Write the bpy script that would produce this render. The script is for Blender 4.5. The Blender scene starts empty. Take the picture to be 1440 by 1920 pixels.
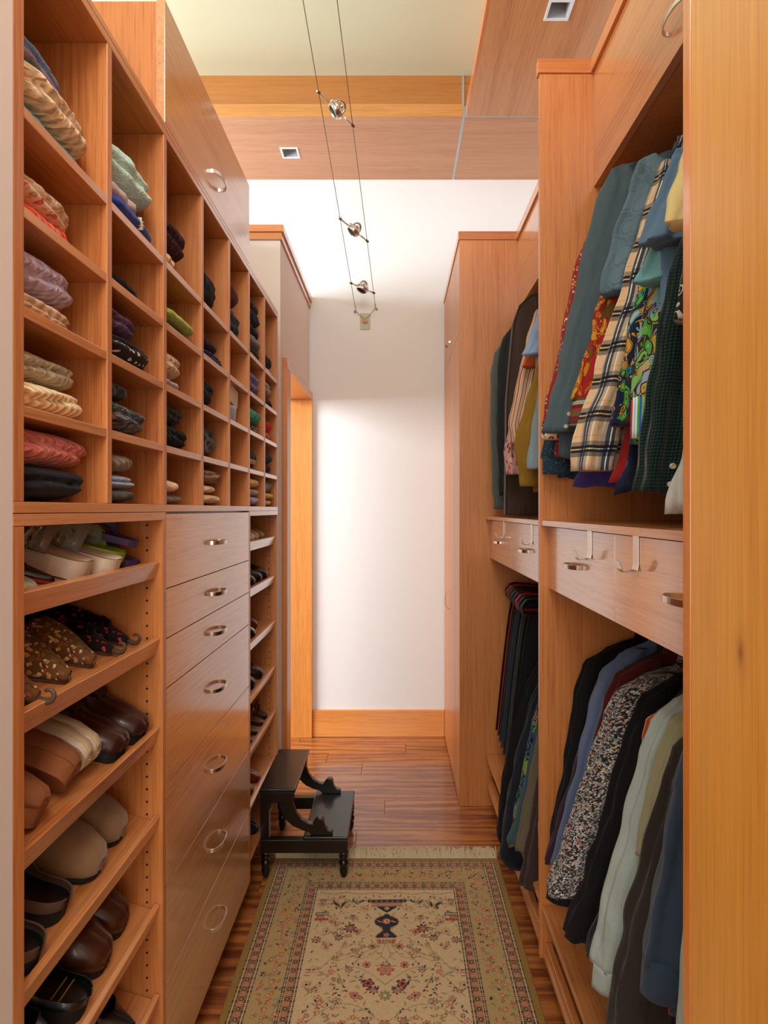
import bpy, math, random
import numpy as np
from mathutils import Vector, Matrix, noise
C = bpy.context.scene
COL = C.collection
PI = math.pi
random.seed(7)

# ------------------------------------------------------------------ camera
EYE = 1.45; FPX = 1120.0; VX = 742.0; VY = 955.0
cam = bpy.data.cameras.new('camera'); cam.sensor_fit = 'HORIZONTAL'; cam.sensor_width = 36
cam.lens = FPX / 1440 * 36
cam.shift_x = -(VX - 720) / 1440; cam.shift_y = -(960 - VY) / 1440
cam.clip_start = 0.02
co = bpy.data.objects.new('camera', cam); COL.objects.link(co)
co.location = (0, 0, EYE); co.rotation_euler = (PI / 2, 0, 0); C.camera = co

# ------------------------------------------------------------------ world, lights, exposure
w = bpy.data.worlds.new('world'); C.world = w; w.use_nodes = True
w.node_tree.nodes['Background'].inputs[0].default_value = (0.85, 0.92, 1.0, 1)
w.node_tree.nodes['Background'].inputs[1].default_value = 0.6
C.view_settings.view_transform = 'Standard'; C.view_settings.look = 'None'
C.view_settings.exposure = 0.06; C.view_settings.gamma = 1.0
C.view_settings.use_curve_mapping = False

def area(name, loc, target, sx, sy, power, col=(1, 1, 1), spread=180):
    l = bpy.data.lights.new(name, 'AREA'); l.shape = 'RECTANGLE'; l.size = sx; l.size_y = sy
    l.energy = power; l.color = col; l.spread = math.radians(spread)
    o = bpy.data.objects.new(name, l); COL.objects.link(o); o.location = loc
    d = Vector(target) - Vector(loc); o.rotation_euler = d.to_track_quat('-Z', 'Y').to_euler()
    return o
# daylight from the tall windows of the room beyond the left partition
area('window_daylight', (-3.4, 1.5, 2.55), (-0.3, 3.2, 2.2), 2.4, 1.15, 215, (0.93, 0.97, 1.0))
# added fill lights behind the camera and overhead, with no source in view
area('rear_fill', (-0.35, -1.7, 1.9), (0.0, 2.0, 1.4), 2.0, 2.0, 38, (1.0, 0.98, 0.95))
area('overhead_fill', (0.1, -0.5, 3.5), (0.0, 1.0, 0.7), 1.3, 1.0, 54, (1.0, 0.98, 0.94))

# ------------------------------------------------------------------ helpers
def at(px, py, Y):
    return (px - VX) / FPX * Y, EYE + (VY - py) / FPX * Y

def s2l(c):
    return tuple(((v / 255) / 12.92 if v / 255 <= .04045 else ((v / 255 + .055) / 1.055) ** 2.4) for v in c) + (1,)

class MB:
    def __init__(s): s.v = []; s.f = []; s.uv = []; s.mi = []
    def add(s, vs, fs, uv=None, mi=0):
        b = len(s.v); s.v += [tuple(p) for p in vs]
        for f in fs: s.f.append(tuple(b + i for i in f)); s.mi.append(mi)
        s.uv += (uv if uv else [(p[0] + p[1], p[2]) for p in vs])
        return s
    def box(s, x0, x1, y0, y1, z0, z1, M=None, mi=0):
        vs = [Vector((x, y, z)) for z in (z0, z1) for y in (y0, y1) for x in (x0, x1)]
        if M is not None: vs = [M @ v for v in vs]
        return s.add(vs, [(0, 2, 3, 1), (4, 5, 7, 6), (0, 1, 5, 4), (2, 6, 7, 3), (0, 4, 6, 2), (1, 3, 7, 5)], mi=mi)
    def loft(s, rings, closed=True, cap=True, uvs=None, mi=0):
        n = len(rings[0]); vs = [p for r in rings for p in r]; fs = []
        m = n if closed else n - 1
        for i in range(len(rings) - 1):
            for j in range(m):
                a = i * n + j; b = i * n + (j + 1) % n
                fs.append((a, b, b + n, a + n))
        if cap and closed:
            fs.append(tuple(range(n - 1, -1, -1))); k = (len(rings) - 1) * n
            fs.append(tuple(range(k, k + n)))
        return s.add(vs, fs, uvs, mi)
    def tube(s, pts, r, n=8, mi=0, flat=1.0):
        pts = [Vector(p) for p in pts]; rs = r if isinstance(r, (list, tuple)) else [r] * len(pts)
        rings = []; up = None
        for i, p in enumerate(pts):
            d = (pts[min(i + 1, len(pts) - 1)] - pts[max(i - 1, 0)]).normalized()
            if up is None:
                up = Vector((0, 0, 1)) if abs(d.z) < .9 else Vector((1, 0, 0))
            a = d.cross(up).normalized(); b = a.cross(d).normalized(); up = b
            rings.append([p + a * math.cos(2 * PI * k / n) * rs[i] + b * math.sin(2 * PI * k / n) * rs[i] * flat for k in range(n)])
        return s.loft(rings, mi=mi)
    def lathe(s, prof, cx=0, cy=0, n=16, mi=0):
        return s.loft([[Vector((cx + r * math.cos(2 * PI * k / n), cy + r * math.sin(2 * PI * k / n), z)) for k in range(n)] for r, z in prof], mi=mi)
    def prism(s, pts, lo, hi, axis='y', mi=0):
        mk = {'y': lambda a, b, t: (a, t, b), 'z': lambda a, b, t: (a, b, t), 'x': lambda a, b, t: (t, a, b)}[axis]
        return s.loft([[mk(a, b, lo) for a, b in pts], [mk(a, b, hi) for a, b in pts]], mi=mi)

def tag(o, label=None, cat=None, group=None, kind=None):
    if label: o['label'] = label
    if cat: o['category'] = cat
    if group: o['group'] = group
    if kind: o['kind'] = kind
    return o

def build(name, mb, mat, parent=None, smooth=False, bevel=0, label=None, local=False, off=None):
    off = Vector((0, 0, 0)) if off is None else Vector(off)
    if parent is not None and not local:
        p = parent; off = Vector((0, 0, 0))
        while p is not None: off += Vector(p.location); p = p.parent
    me = bpy.data.meshes.new(name)
    me.from_pydata([(a - off.x, b - off.y, c - off.z) for a, b, c in mb.v], [], mb.f)
    uvl = me.uv_layers.new(name='UVMap')
    li = np.zeros(len(me.loops), dtype=np.int32); me.loops.foreach_get('vertex_index', li)
    uvl.data.foreach_set('uv', np.array(mb.uv, dtype=np.float32)[li].ravel())
    mats = mat if isinstance(mat, (list, tuple)) else [mat]
    for m in mats: me.materials.append(m)
    if len(mats) > 1: me.polygons.foreach_set('material_index', mb.mi)
    if smooth: me.polygons.foreach_set('use_smooth', [True] * len(me.polygons))
    me.update()
    o = bpy.data.objects.new(name, me); COL.objects.link(o)
    if parent is not None: o.parent = parent
    elif off.length > 0: o.location = off
    if bevel:
        b = o.modifiers.new('bevel', 'BEVEL'); b.width = bevel; b.segments = 2; b.limit_method = 'ANGLE'
    if label: o['label'] = label
    return o

def thing(name, loc, label, cat, group=None, rot=(0, 0, 0)):
    o = bpy.data.objects.new(name, None); COL.objects.link(o); o.location = loc; o.rotation_euler = rot
    o.empty_display_size = .05
    return tag(o, label, cat, group)

def struct(name, mb, mat, label=None, bevel=0, parent=None):
    o = build(name, mb, mat, parent, bevel=bevel)
    if parent is None: o['kind'] = 'structure'
    if label: o['label'] = label
    return o

def sub(o, lv=1):
    m = o.modifiers.new('sub', 'SUBSURF'); m.levels = lv; m.render_levels = lv

# ------------------------------------------------------------------ materials
class NT:
    def __init__(s, name):
        s.m = bpy.data.materials.new(name); s.m.use_nodes = True; s.t = s.m.node_tree
        s.b = s.t.nodes['Principled BSDF']
    def n(s, typ, ins=None, **kw):
        nd = s.t.nodes.new('ShaderNode' + typ)
        for k, v in kw.items(): setattr(nd, k, v)
        for k, v in (ins or {}).items(): s.set(nd, k, v)
        return nd
    def set(s, nd, k, v):
        if isinstance(v, bpy.types.NodeSocket): s.t.links.new(v, nd.inputs[k])
        elif v is not None: nd.inputs[k].default_value = v
    def P(s, **kw):
        for k, v in kw.items(): s.set(s.b, k.replace('_', ' '), v)
    def ramp(s, fac, stops, interp='LINEAR'):
        r = s.n('ValToRGB', {0: fac}); cr = r.color_ramp; cr.interpolation = interp
        while len(cr.elements) < len(stops): cr.elements.new(.5)
        for e, (p, c) in zip(cr.elements, stops):
            e.position = p; e.color = c if len(c) == 4 else s2l(c)
        return r.outputs[0]
    def mix(s, f, a, b, mode='MIX'):
        m = s.n('Mix', data_type='RGBA', blend_type=mode)
        s.set(m, 0, f); s.set(m, 6, a); s.set(m, 7, b); return m.outputs[2]
    def math(s, op, a, b=0.0):
        m = s.n('Math', operation=op); s.set(m, 0, a); s.set(m, 1, b); return m.outputs[0]
    def coord(s, kind='Object', scale=(1, 1, 1), rot=(0, 0, 0)):
        t = s.n('TexCoord'); m = s.n('Mapping'); s.t.links.new(t.outputs[kind], m.inputs[0])
        m.inputs['Scale'].default_value = scale; m.inputs['Rotation'].default_value = rot
        return m.outputs[0]
    def noise(s, vec, sc, det=2, dist=0, rough=.5):
        return s.n('TexNoise', {'Vector': vec, 'Scale': sc, 'Detail': det, 'Distortion': dist, 'Roughness': rough}).outputs[0]
    def bump(s, h, st=.3, d=.002, nrm=None):
        b = s.n('Bump', {'Height': h, 'Strength': st, 'Distance': d})
        if nrm is not None: s.set(b, 'Normal', nrm)
        s.P(Normal=b.outputs[0]); return b.outputs[0]

def wood(name, base, dark, axis='z', coat=1.0, rough=.42, cr=.16, knot=False, strength=1.0, cior=1.7):
    t = NT(name); sc = {'z': (1, 1, .022), 'y': (1, .022, 1), 'x': (.022, 1, 1)}[axis]
    v = t.coord('Object', sc)
    oi = t.n('ObjectInfo').outputs['Random']
    add = t.n('VectorMath', {0: v}, operation='ADD'); cb = t.n('CombineXYZ', {0: oi, 1: oi, 2: oi})
    sm = t.n('VectorMath', {0: cb.outputs[0]}, operation='SCALE'); sm.inputs['Scale'].default_value = 7
    t.t.links.new(sm.outputs[0], add.inputs[1]); v = add.outputs[0]
    fine = t.noise(v, 520, 3); mid = t.noise(v, 130, 2, .2); big = t.noise(v, 9, 2)
    a = t.math('MULTIPLY', fine, .5); b = t.math('MULTIPLY', mid, .45); c = t.math('MULTIPLY', big, .4)
    s_ = t.math('ADD', t.math('ADD', a, b), c)
    col = t.ramp(s_, [(.45, dark), (.68, base), (.95, tuple(min(255, x * 1.05 + 5) for x in base))])
    hv = t.n('HueSaturation', {'Color': col, 'Value': t.math('ADD', t.math('MULTIPLY', oi, .1), .95)})
    t.P(Base_Color=hv.outputs[0], Roughness=rough, Coat_Weight=coat, Coat_Roughness=cr, Coat_IOR=cior)
    if knot:
        dv = t.n('VectorMath', {0: t.coord('Object', (1, 1, 1)), 1: (-.389, .24, 1.321)}, operation='SUBTRACT')
        sc2 = t.n('VectorMath', {0: dv.outputs[0], 1: (0, 1, .45)}, operation='MULTIPLY'); ln = t.n('VectorMath', {0: sc2.outputs[0]}, operation='LENGTH').outputs['Value']
        kf = t.ramp(ln, [(0, (255, 255, 255)), (.006, (120, 120, 120)), (.016, (0, 0, 0))])
        t.P(Base_Color=t.mix(kf, hv.outputs[0], s2l((150, 84, 40))))
    t.bump(fine, .05 * strength, .001)
    return t.m

FIR = (203, 129, 66); FIRD = (170, 90, 38)
WZ = wood('fir_vertical', FIR, FIRD, 'z', coat=.6, cr=.3, cior=1.5, rough=.5)
WY = wood('fir_along', (206, 135, 74), FIRD, 'y', cior=1.7)
WD = wood('fir_drawer_front', (214, 148, 84), FIRD, 'y', cr=.14, cior=2.5)
WX = wood('fir_cross', (197, 118, 56), FIRD, 'x')
WZO = wood('fir_amber_vertical', (212, 130, 50), (185, 100, 32), 'z')
WYO = wood('fir_amber_along', (206, 118, 48), (172, 90, 34), 'y')
WXO = wood('fir_amber_cross', (192, 134, 70), (170, 110, 50), 'x', coat=.5)
WXO2 = wood('fir_amber_dark', (168, 108, 48), (146, 88, 32), 'x', coat=.5)
WXP = wood('fir_soffit_cross', (188, 132, 86), (164, 104, 62), 'x', coat=.4)
WYP = wood('fir_soffit_along', (188, 132, 84), (164, 104, 60), 'y', coat=.4)
CASE = wood('fir_casing', (228, 152, 72), (208, 122, 48), 'z', coat=.6)
BASEB = wood('fir_baseboard', (224, 150, 76), (200, 118, 52), 'x', coat=.6)

def plaster(name, c, r=.7):
    t = NT(name); n = t.noise(t.coord(), 60, 3)
    t.P(Base_Color=s2l(c), Roughness=r); t.bump(n, .04, .001); return t.m
WHITE = plaster('white_plaster', (231, 232, 232))
PINKW = plaster('lilac_white_plaster', (230, 219, 212))
CEIL = plaster('cream_ceiling', (206, 208, 178))

def metal(name, c, r):
    t = NT(name); v = t.coord('Object', (1, .05, 1)); n = t.noise(v, 600, 2)
    t.P(Base_Color=s2l(c), Metallic=1.0, Roughness=r); t.bump(n, .05, .0005); return t.m
NICKEL = metal('brushed_nickel', (205, 198, 188), .25)
CHROME = metal('polished_steel', (210, 212, 214), .16)
BRONZE = metal('bronze', (120, 84, 60), .35)
GREYM = metal('grey_reveal', (190, 202, 208), .5)

def plain(name, c, r=.6, bsc=300, bst=.15, coat=0, sheen=0, var=.12, metallic=0):
    t = NT(name); v = t.coord(); n = t.noise(v, bsc, 3); big = t.noise(v, 14, 2)
    cc = t.n('HueSaturation', {'Color': s2l(c), 'Value': t.math('ADD', t.math('MULTIPLY', big, 2 * var), 1 - var)})
    t.P(Base_Color=cc.outputs[0], Roughness=r, Coat_Weight=coat, Sheen_Weight=sheen, Metallic=metallic); t.bump(n, bst, .001); return t.m
DARKHOLE = plain('hole_black', (26, 14, 10), .9)
SHADOW = plain('recess_shade_brown', (80, 42, 22), .8)  # dark brown puts the shade of the toe recesses into the colour; also floor base
DARKWOOD = plain('black_walnut_lacquer', (15, 7, 5), .35, 200, .03, coat=.25)
BLACKP = plain('black_plastic', (22, 22, 24), .35)
LENSM = plain('lens_black', (8, 8, 9), .9, bst=.02)
REDP = plain('red_plastic', (150, 22, 22), .35)

def floor_mat():
    t = NT('striped_rosewood_floor'); v = t.coord('Object', (.12, 1, 1))
    oi = t.n('ObjectInfo').outputs['Random']
    cb = t.n('CombineXYZ', {0: oi, 1: oi, 2: oi}); sm = t.n('VectorMath', {0: cb.outputs[0]}, operation='SCALE'); sm.inputs['Scale'].default_value = 23
    ad = t.n('VectorMath', {0: v, 1: sm.outputs[0]}, operation='ADD'); v = ad.outputs[0]
    wv = t.n('TexWave', {'Vector': v, 'Scale': 5.5, 'Distortion': 14, 'Detail': 4, 'Detail Scale': 1.1, 'Detail Roughness': .62}, bands_direction='Y').outputs['Fac']
    f2 = t.noise(v, 190, 4); f3 = t.noise(v, 26, 3)
    s_ = t.math('ADD', t.math('ADD', t.math('MULTIPLY', wv, .28), t.math('MULTIPLY', f2, .36)), t.math('MULTIPLY', f3, .44))
    col = t.ramp(s_, [(.26, (98, 50, 28)), (.42, (138, 74, 38)), (.58, (170, 100, 48)), (.78, (194, 128, 62))])
    hv = t.n('HueSaturation', {'Color': col, 'Value': t.math('ADD', t.math('MULTIPLY', oi, .35), .8)})
    t.P(Base_Color=hv.outputs[0], Roughness=.35, Coat_Weight=.8, Coat_Roughness=.12); t.bump(f2, .04, .001); return t.m
FLOORM = floor_mat()

# fabrics ------------------------------------------------------------
def knit(name, c, style='plain', c2=None, sc=1.0):
    t = NT(name); v = t.coord(); uv = t.coord('UV')
    n = t.noise(v, 420, 3); big = t.noise(v, 22, 3)
    if style == 'cable':
        wv = t.n('TexWave', {'Vector': uv, 'Scale': 14 * sc, 'Distortion': 6, 'Detail': 2, 'Detail Scale': 3}, bands_direction='X').outputs['Fac']
        w2 = t.n('TexWave', {'Vector': uv, 'Scale': 34 * sc, 'Distortion': 5, 'Detail': 1}, bands_direction='DIAGONAL').outputs['Fac']
        h = t.math('ADD', t.math('MULTIPLY', wv, .6), t.math('MULTIPLY', w2, .5)); d = .010
    elif style == 'rib':
        h = t.n('TexWave', {'Vector': uv, 'Scale': 32 * sc, 'Distortion': 1.5}, bands_direction='DIAGONAL').outputs['Fac']; d = .007
    elif style == 'smooth':
        h = t.noise(v, 60, 2); d = .001
    else:
        h = t.n('TexVoronoi', {'Vector': uv, 'Scale': 170 * sc}).outputs['Distance']; d = .002
    hh = t.math('ADD', h, t.math('MULTIPLY', n, .35))
    base = s2l(c)
    if c2: base = t.mix(t.ramp(t.noise(uv, 46, 2, 1.5), [(.44, (0, 0, 0)), (.56, (255, 255, 255))]), s2l(c), s2l(c2))
    drk = t.n('HueSaturation', {'Color': base, 'Value': t.math('ADD', t.math('MULTIPLY', h, .7), t.math('ADD', t.math('MULTIPLY', big, .4), .78 if sum(c) > 250 else .5))})  # value follows the knit height, painting relief shade into the colour
    t.P(Base_Color=drk.outputs[0], Roughness=.9 if style != 'smooth' else .55, Sheen_Weight=(.25 if sum(c) > 250 else .04) if style != 'smooth' else .05, Specular_IOR_Level=.2 if style != 'smooth' else .45)
    t.bump(hh, .7, d); return t.m

def folds(t):
    a = t.noise(t.coord('Object', (1, 1, .13)), 26, 2, .6); c = t.noise(t.coord('Object', (1, 1, .6)), 15, 3, 1.2)
    return t.math('ADD', t.math('MULTIPLY', a, .7), t.math('MULTIPLY', c, .5))

def cloth(name, c, r=.8, weave=900, fold=True, c2=None, var=.1, sheen=.15):
    t = NT(name); v = t.coord(); n = t.noise(v, weave, 2); big = t.noise(v, 5, 2)
    base = s2l(c)
    if c2: base = t.mix(t.noise(v, 240, 3), s2l(c), s2l(c2))
    hv = t.n('HueSaturation', {'Color': base, 'Value': t.math('ADD', t.math('MULTIPLY', big, 2 * var), 1 - var)})
    t.P(Base_Color=hv.outputs[0], Roughness=r, Sheen_Weight=sheen, Specular_IOR_Level=.2)
    t.bump(t.math('ADD', t.math('MULTIPLY', n, .08), folds(t)), .8, .016); return t.m

def floral(name, bg, cols, sc=60, dens=.32, dist=.4, rings=False, leaf=None):
    t = NT(name); uv = t.coord('UV')
    nz = t.n('TexNoise', {'Vector': uv, 'Scale': sc * .35, 'Detail': 2})
    d_ = t.n('Mix', data_type='VECTOR'); t.set(d_, 0, dist * .06); t.set(d_, 4, uv); t.set(d_, 5, nz.outputs['Color'])
    vec = d_.outputs[1]
    vo = t.n('TexVoronoi', {'Vector': vec, 'Scale': sc}); dd = vo.outputs['Distance']
    sep = t.n('SeparateColor', {0: vo.outputs['Color']})
    k = len(cols)
    pal = t.ramp(sep.outputs[0], [(i / k, c) for i, c in enumerate(cols)], 'CONSTANT')
    base = s2l(bg)
    if leaf:
        v2 = t.n('TexVoronoi', {'Vector': vec, 'Scale': sc * 1.9})
        base = t.mix(t.ramp(v2.outputs['Distance'], [(0, (255, 255, 255)), (.3, (0, 0, 0))], 'CONSTANT'), base, s2l(leaf))
    if rings:
        m = t.ramp(dd, [(0, (0, 0, 0)), (.12, (255, 255, 255)), (.25, (0, 0, 0)), (.33, (255, 255, 255)), (.5, (0, 0, 0)), (.6, (255, 255, 255)), (.68, (0, 0, 0))], 'CONSTANT')
        pal2 = t.ramp(sep.outputs[1], [(i / k, c) for i, c in enumerate(cols[::-1])], 'CONSTANT')
        col = t.mix(m, t.mix(t.ramp(dd, [(0, (255, 255, 255)), (.45, (0, 0, 0))], 'CONSTANT'), base, pal2), pal)
    else:
        m = t.ramp(dd, [(0, (255, 255, 255)), (dens, (0, 0, 0))], 'CONSTANT'); col = t.mix(m, base, pal)
        m2 = t.ramp(dd, [(0, (255, 255, 255)), (dens * .3, (0, 0, 0))], 'CONSTANT'); col = t.mix(m2, col, s2l(bg))
    t.P(Base_Color=col, Roughness=.75, Sheen_Weight=.1, Specular_IOR_Level=.2)
    t.bump(folds(t), .8, .016); return t.m

def plaid(name, stopsu, stopsv, p=.085, rough=.85, pu=None):
    t = NT(name); uv = t.coord('UV', (1 / (pu or p), 1 / p, 1)); sp = t.n('SeparateXYZ', {0: uv})
    u = t.math('FRACT', sp.outputs[0]); v = t.math('FRACT', sp.outputs[1])
    col = t.mix(1.0, t.ramp(u, stopsu, 'CONSTANT'), t.ramp(v, stopsv, 'CONSTANT'), 'MULTIPLY')
    t.P(Base_Color=col, Roughness=rough, Sheen_Weight=.2, Specular_IOR_Level=.2)
    t.bump(folds(t), .8, .016); return t.m

def stripes(name, cols, p=.06, axis=1, rough=.75):
    t = NT(name); uv = t.coord('UV', (1 / p, 1 / p, 1)); sp = t.n('SeparateXYZ', {0: uv})
    f = t.math('FRACT', sp.outputs[axis]); k = len(cols)
    t.P(Base_Color=t.ramp(f, [(i / k, c) for i, c in enumerate(cols)], 'CONSTANT'), Roughness=rough, Specular_IOR_Level=.2)
    t.bump(t.noise(t.coord(), 16, 3), .4, .005); return t.m

# ================================================================== SETTING
# depths (m): left fronts at x=-0.528, right fronts at x=0.434, far wall y=3.82
XL = -.528; XR = .434; YF = 3.82; XT = .311
ZC = 3.81      # ceiling
ZS = 3.558     # soffit underside
CAP = 2.806

fl = struct('floor', MB().box(-4.6, 2.2, -2.6, YF + .1, -.06, -.012), SHADOW)
pitch = .1443; y1 = 3.8495
joints = {1: .06, 3: -.19, 6: -.054, 8: -.175, 2: .7, 0: -.6, 4: .62, 5: -.9, 7: .55, 9: .2}
r = 0
while y1 > .55:
    y0 = y1 - pitch
    j = joints.get(r, random.uniform(-.6, .5))
    xs = [-1.5 if r < 5 else -.95, j, 1.1]
    if j - xs[0] > 1.2: xs.insert(1, (j + xs[0]) / 2)
    xs = sorted(x for x in xs if x <= 1.1)
    for a, b in zip(xs[:-1], xs[1:]):
        cx = (a + b) / 2; cy = (y0 + y1) / 2
        m = MB().box(a + .0007, b - .0007, y0 + .0007, min(y1, YF) - .0007, -.012, 0)
        o = build('plank', m, FLOORM, fl, bevel=.0012)
    y1 = y0; r += 1
struct('trim_4', MB().box(-4.6, 2.2, -2.6, y1 + pitch * 0 + .0, -.012, 0), FLOORM, 'floorboards nearest the entrance, below the frame')
struct('trim_5', MB().box(-4.6, -1.5, y1, YF, -.012, 0), FLOORM, 'floorboards of the room beyond the left doorway')

struct('ceiling', MB().box(-4.6, 2.2, -2.6, YF + .1, ZC, ZC + .08), CEIL)
struct('wall_far', MB().box(-4.6, 2.2, YF, YF + .1, 0, ZC), WHITE)
struct('wall_back', MB().box(-4.6, 2.2, -2.6, -2.5, 0, ZC), WHITE)
struct('wall_right', MB().box(1.12, 1.22, -2.5, YF, 0, ZC), WHITE)
struct('wall_left_room', MB().box(-4.6, -4.5, -2.5, YF, 0, ZC), WHITE)
# left side: low wall behind the cabinets, near wall flush with the cabinets
struct('wall_left_low', MB().box(-.98, -.885, .6, 2.86, 0, 2.74), PINKW)
struct('wall_left_near', MB().box(-.98, XL, .2, .8235, 0, 2.74), PINKW)
# pony wall facing the camera and its return with the doorway
wl = MB()
wl.box(-.98, -.553, 2.86, 2.935, 0, 2.74)
wl.box(-.67, -.553, 2.935, 3.0, 0, 2.74)
wl.box(-.67, -.553, 3.0, 3.81, 2.165, 2.74)
struct('wall_left_doorway', wl, PINKW)
# wooden two-tier cap on the pony wall
t1 = MB(); t1.box(-1.0, -.535, 2.842, 2.955, 2.772, CAP); t1.box(-.69, -.535, 2.955, YF - .001, 2.772, CAP)
struct('trim_1', t1, WX, 'upper board of the wooden cap on the low wall', .0015)
t2 = MB(); t2.box(-.992, -.543, 2.85, 2.95, 2.738, 2.7719); t2.box(-.685, -.543, 2.95, YF - .001, 2.738, 2.7719)
struct('trim_2', t2, WX, 'lower board of the wooden cap on the low wall', .0015)
# doorway lining and casing
dj = MB(); dj.box(-.72, -.531, 3.785, 3.819, .001, 2.145)
dr = struct('door_1', dj, CASE, 'wood lined doorway opening in the left wall', .001)
build('jamb', MB().box(-.70, -.5535, 3.0, 3.018, .001, 2.145), WZO, dr)
build('head_jamb', MB().box(-.72, -.532, 3.0, 3.819, 2.145, 2.164), WYO, dr)
build('casing', MB().box(-.5529, -.530, 2.917, 3.018, .001, 2.145), WZ, dr, bevel=.001)
build('casing', MB().box(-.5529, -.530, 2.917, 3.819, 2.1451, 2.19), WYO, dr, bevel=.001)
struct('baseboard_far', MB().box(-.53, .309, YF - .018, YF - .0005, .001, .172), BASEB, bevel=.002)

# ------------------------------------------------------------------ wooden soffits
def soffit_light(x0, y0, nm, label):
    s = .1055; e = thing('recessed_light', (x0 + s / 2, y0 + s / 2, ZS), label, 'ceiling light', 'square recessed downlights')
    f = .011; m = MB()
    for b in ((0, s, 0, f), (0, s, s - f, s), (0, f, f, s - f), (s - f, s, f, s - f)):
        m.box(x0 + b[0], x0 + b[1], y0 + b[2], y0 + b[3], ZS - .004, ZS + .002)
    build('trim_ring', m, plain(nm + '_trim_white', (226, 232, 236), .4, bst=.02, var=.02), e)
    m = MB(); g = .018; d = .075
    o1 = [(x0 + f, y0 + f), (x0 + s - f, y0 + f), (x0 + s - f, y0 + s - f), (x0 + f, y0 + s - f)]
    i1 = [(x0 + g, y0 + g), (x0 + s - g, y0 + g), (x0 + s - g, y0 + s - g), (x0 + g, y0 + s - g)]
    vs = [(a, b, ZS) for a, b in o1] + [(a, b, ZS + d) for a, b in i1]
    m.add(vs, [(0, 1, 5, 4), (1, 2, 6, 5), (2, 3, 7, 6), (3, 0, 4, 7), (4, 5, 6, 7)])
    build('reflector', m, plain(nm + '_reflector', (176, 182, 186), .35, bst=.02, var=.02), e)
YN = 3.22
def holed(m, x0, x1, y0, y1, z0, z1, hx0, hx1, hy0, hy1):
    m.box(x0, hx0, y0, y1, z0, z1); m.box(hx1, x1, y0, y1, z0, z1)
    m.box(hx0, hx1, y0, hy0, z0, z1); m.box(hx0, hx1, hy1, y1, z0, z1); return m
L1x, L1y = -.6775, 3.478; L2x, L2y = .636, 2.468; g = .0105
m = holed(MB(), -4.5, .359, YN, YF - .001, ZS, ZS + .068, L1x + g, L1x + .1055 - g, L1y + g, L1y + .1055 - g)
struct('soffit_far', m, WXP, 'wood veneer soffit panel along the far wall')
# amber fascia boards facing the camera
struct('trim_6', MB().box(-4.5, .359, YN - .014, YN - .0005, ZS + .0, ZS + .068), WXO, 'lower amber fascia board of the far soffit')
struct('trim_7', MB().box(-4.5, .359, YN + .03, YN + .05, ZS + .0685, ZC), WXO2, 'upper amber fascia board of the far soffit')
struct('trim_8', MB().box(.373, .42, YN + .03, YN + .05, ZS + .0685, ZC), WXO2, 'short amber fascia board beside the right soffit')
m = MB().box(.373, 1.118, YN, YF - .001, ZS, ZS + .068)
struct('soffit_corner', m, WXP, 'wood veneer soffit panel in the far right corner')
m = holed(MB(), .392, 1.118, -1.2, YN - .014, ZS, ZS + .068, L2x + g, L2x + .1055 - g, L2y + g, L2y + .1055 - g)
struct('soffit_right', m, WYP, 'wood veneer soffit panel above the right closets')
struct('trim_9', MB().box(.378, .3915, -1.2, YN - .014, ZS, ZS + .068), WYO, 'amber edge board of the right soffit')
struct('trim_10', MB().box(.418, .43, -1.2, YN, ZS + .0685, ZC), WYO, 'recessed amber board above the right soffit edge')
rv = MB(); rv.box(.3595, .3725, YN - .006, YF - .002, ZS + .002, ZS + .06); rv.box(.3595, .3725, YN + .026, YN + .05, ZS + .06, ZC)
rv.box(.3735, 1.1, YN - .0135, YN - .0005, ZS + .002, ZS + .06)
struct('trim_3', rv, GREYM, 'pale grey metal reveal between the soffit panels')
soffit_light(L1x, L1y, 'far', 'square white recessed light in the far wood soffit')
soffit_light(L2x, L2y, 'right', 'square white recessed light in the soffit over the right closets')

# ================================================================== HANDLES
def bow(parent, x, y, z, side, vertical=False, L=.107, pr=.028):
    """flat ribbon bow pull, fixed to a face at x, bulging towards side*X"""
    n = 16; outer = []; rings = []
    for i in range(n + 1):
        a = PI * i / n; u = -math.cos(a) * L / 2; p = pr * math.sin(a) ** .75 + .0005
        th = .0032; ui = -math.cos(a) * (L / 2 - th); pi_ = max((pr - th) * math.sin(a) ** .75, .0003)
        r_ = []
        for (uu, pp, ww) in ((u, p, -.0055), (u, p, .0055), (ui, pi_, .0055), (ui, pi_, -.0055)):
            r_.append((x + side * pp, y + ww, z + uu) if vertical else (x + side * pp, y + uu, z + ww))
        rings.append(r_)
    return build('handle', MB().loft(rings), NICKEL, parent, bevel=.0006, label='brushed metal bow handle')

# ================================================================== LEFT CABINETRY
DV = [.8405, 1.103, 1.369, 1.634, 1.898, 2.155, 2.4095, 2.667]
SH = [1.598, 1.740, 1.882, 2.024]; BZ = 1.461; TZ = 2.305; BK = -.86
cub = thing('cubby_cabinet', (-.69, 1.75, BZ - .017), 'long fir cubby unit of open compartments holding folded sweaters', 'cabinet')
for i, y in enumerate(DV):
    h = .009
    y0, y1_ = (y - .0155, y + .0085) if i == 0 else (y - h, y + h)
    build('divider', MB().box(BK, XL, y0, y1_, BZ, TZ), WZ, cub, bevel=.0012)
for i in range(7):
    a = DV[i] + (.0085 if i == 0 else .009); b = DV[i + 1] - .009
    for z in SH:
        build('shelf', MB().box(BK + .007, XL - .001, a + .0004, b - .0004, z - .016, z), WY, cub, bevel=.001)
build('base_board', MB().box(BK, XL, .825, 2.676, BZ - .0165, BZ - .0002), WY, cub, bevel=.001)
build('top_board', MB().box(BK, XL, .825, 2.676, TZ + .0002, TZ + .0155), WY, cub, bevel=.001)
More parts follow.
